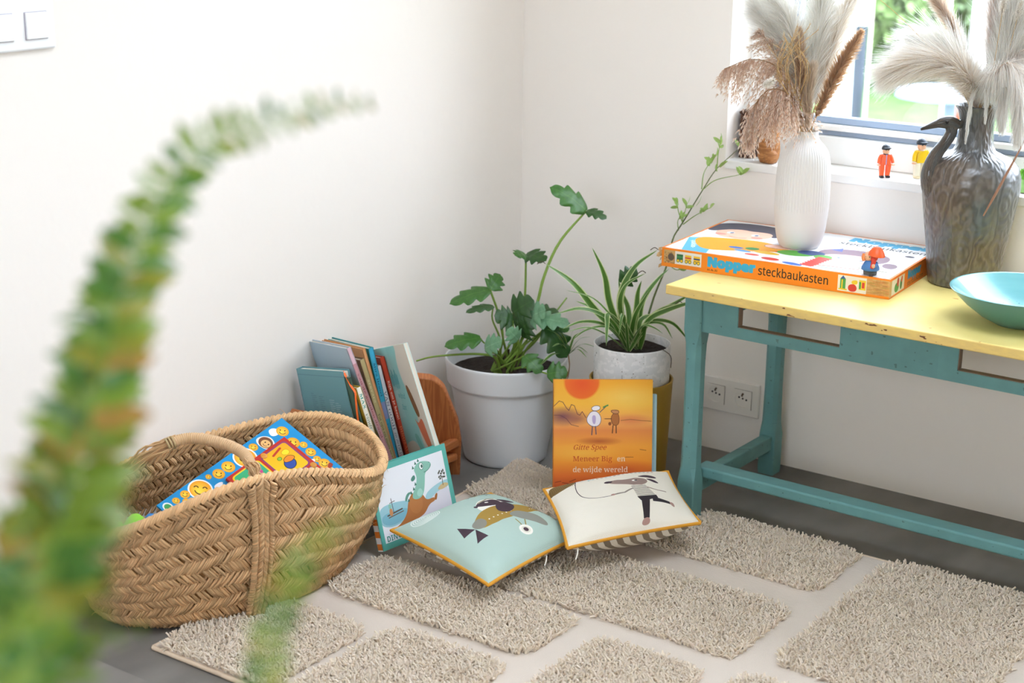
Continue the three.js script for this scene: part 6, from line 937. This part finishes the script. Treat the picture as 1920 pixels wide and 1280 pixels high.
// ---------- fern in front of the camera ----------
{
  const t = thing('fern', 'blurred green fern close to the camera along the left edge', 'fern', [1.72, 0, 2.93]);
  const base = t.position;
  const fm = [leafMat({ color: 0x7f9c30, roughness: 0.5, transmission: 0.35 }), leafMat({ color: 0x4f7f2a, roughness: 0.5, transmission: 0.35 }), leafMat({ color: 0x95962c, roughness: 0.5, transmission: 0.35 }), leafMat({ color: 0xb08a3c, roughness: 0.6, transmission: 0.3 })];
  const pin = (L, W, b) => ribbon([V(0, 0, 0), V(0, L * 0.5, b * 0.3), V(0, L, -b)], W, 0.15, 7, V(0, 0, 1));
  const shapes = [pin(1, 0.46, 0.12), pin(1, 0.4, 0.3), pin(1, 0.5, -0.1)];
  const crown = V(1.70, 0.78, 2.96);
  const frond = (pts, n, len, o = {}) => {
    const c = curve(pts.map((p) => (p.isVector3 ? p : V(...p))).map((p) => p.sub(base)));
    const f = new THREE.Group(); f.name = 'frond'; t.add(f);
    obj('rachis', taper(c, (k) => 0.0016 * (1.2 - k), 40, 6), stemM, f);
    const view = camera.position.clone().sub(base);
    const nrm0 = o.face ? V(...o.face) : null;
    for (let i = 0; i < n; i++) {
      const k = 1 - Math.pow(i / n, 0.95) * (o.reach ?? 0.9); if (o.gap && k > o.gap[0] && k < o.gap[1] && rnd() < 0.5) continue;
      const p = c.getPointAt(clamp(k, 0, 0.999)), tn = c.getTangentAt(clamp(k, 0, 0.999));
      let nr = nrm0 ? nrm0.clone() : V(0.45, 0.35, 0.6); nr.addScaledVector(tn, -nr.dot(tn)).normalize(); const sd = tn.clone().cross(nr).normalize();
      const l = len * (0.22 + 0.78 * Math.pow(clamp((1 - k) / (o.full ?? 0.6), 0, 1), 0.75));
      for (const s of [-1, 1]) {
        const y = sd.clone().multiplyScalar(s).addScaledVector(tn, 0.35).addScaledVector(nr, rr(-0.25, 0.25)).normalize(), z = nr.clone().addScaledVector(V(rr(-1, 1), rr(-1, 1), rr(-1, 1)), 0.45); z.addScaledVector(y, -z.dot(y)).normalize();
        const mi = o.brown && k > o.brown[0] && k < o.brown[1] && rnd() < 0.3 ? (rnd() < 0.6 ? 2 : 3) : rnd() < 0.5 ? 0 : rnd() < 0.75 ? 1 : 2;
        const m = obj('pinna', shapes[Math.floor(rnd() * 3)], fm[mi], f); basis(m, p, y.clone().cross(z), y, z); m.scale.setScalar(l * rr(0.85, 1.12)); m.scale.x *= 0.95;
      }
    }
  };
  frond([[1.63, 1.2004, 2.5], [1.6262, 1.2023, 2.521], [1.6238, 1.2003, 2.5426], [1.6219, 1.1981, 2.5639], [1.6157, 1.1926, 2.6021], [1.6147, 1.1852, 2.631], [1.6126, 1.172, 2.65], [1.622, 1.1575, 2.6742], [1.6295, 1.1386, 2.6949], [1.6385, 1.1192, 2.7147], [1.6494, 1.0979, 2.7338], [1.66, 1.0763, 2.7534], [1.6742, 1.0523, 2.7776], [1.6825, 1.0278, 2.7997], [1.6888, 1.0044, 2.8228], [1.6912, 0.9773, 2.8501], [1.69, 0.93, 2.89], crown.clone()].reverse(), 58, 0.031, { brown: [0.5, 0.7], full: 0.5, face: [0.5, 0.3, 0.75] });
  frond([[1.6075, 1.158, 2.672], [1.620, 1.132, 2.702], [1.634, 1.108, 2.722], [1.652, 1.083, 2.744], [1.668, 1.056, 2.771], [1.680, 1.025, 2.797], [1.688, 0.99, 2.83], [1.69, 0.94, 2.88], crown.clone()].reverse(), 40, 0.034, { brown: [0.55, 0.7], full: 0.35, face: [0.8, -0.1, 0.5] });
  frond([[1.7953, 1.0452, 2.6947], [1.7888, 1.0336, 2.7035], [1.7832, 1.0241, 2.7173], [1.7782, 1.0122, 2.7315], [1.7766, 0.9992, 2.7436], [1.7792, 0.9816, 2.7546], [1.7869, 0.9642, 2.7682], [1.80, 0.93, 2.80], [1.77, 0.85, 2.88], crown.clone()].reverse(), 34, 0.0135, { full: 0.16, reach: 0.6 });
  frond([[1.6869, 1.0618, 2.8417], [1.7041, 1.0511, 2.8398], [1.7184, 1.0358, 2.8416], [1.7305, 1.0173, 2.8462], [1.743, 0.9877, 2.8545], crown.clone()].reverse(), 24, 0.024, { full: 0.5, reach: 0.8 });
  frond([[1.7202, 0.9812, 2.7836], [1.7133, 0.9804, 2.7951], [1.7055, 0.9761, 2.8086], [1.6992, 0.9642, 2.8237], [1.6972, 0.9409, 2.8399], crown.clone()].reverse(), 18, 0.02, { full: 0.5, reach: 0.7 });
  frond([[1.7121, 1.0525, 2.8783], [1.7298, 1.0383, 2.871], [1.743, 1.0173, 2.8693], [1.7539, 0.9886, 2.872], crown.clone()].reverse(), 20, 0.028, { full: 0.5, reach: 0.8 });
  frond([[1.694, 1.0259, 2.7731], [1.6923, 1.0119, 2.7794], [1.6942, 0.9937, 2.791], [1.6961, 0.9708, 2.8044], [1.703, 0.9433, 2.8222], crown.clone()].reverse(), 22, 0.024, { full: 0.5, reach: 0.75 });
  obj('fern_pot', lathe([[0, 0.0], [0.07, 0], [0.1, 0.16], [0.106, 0.16], [0.106, 0.185], [0.094, 0.185], [0.09, 0.15], [0, 0.15]], 40).translate(1.70 - base.x, 0.62, 2.96 - base.z), flat(0xb5623c, 0.8), t);
  const st = thing('plant_stand', 'slim wooden plant stand below the fern, out of the picture', 'plant stand', [1.70, 0, 2.96]);
  obj('stand_top', cyl(0.13, 0.13, 0.025, 0, 0.607, 0, 32), flat(0x8a6038, 0.6), st); for (const a of [0, 2.094, 4.189]) obj('leg', taper([[0.15 * Math.cos(a), 0, 0.15 * Math.sin(a)], [0.08 * Math.cos(a), 0.6, 0.08 * Math.sin(a)]], 0.012, 4, 10), flat(0x8a6038, 0.6), st);
}
scene.traverse((o) => { if (o.isMesh) { o.castShadow = true; o.receiveShadow = true; } });
renderer.render(scene, camera);
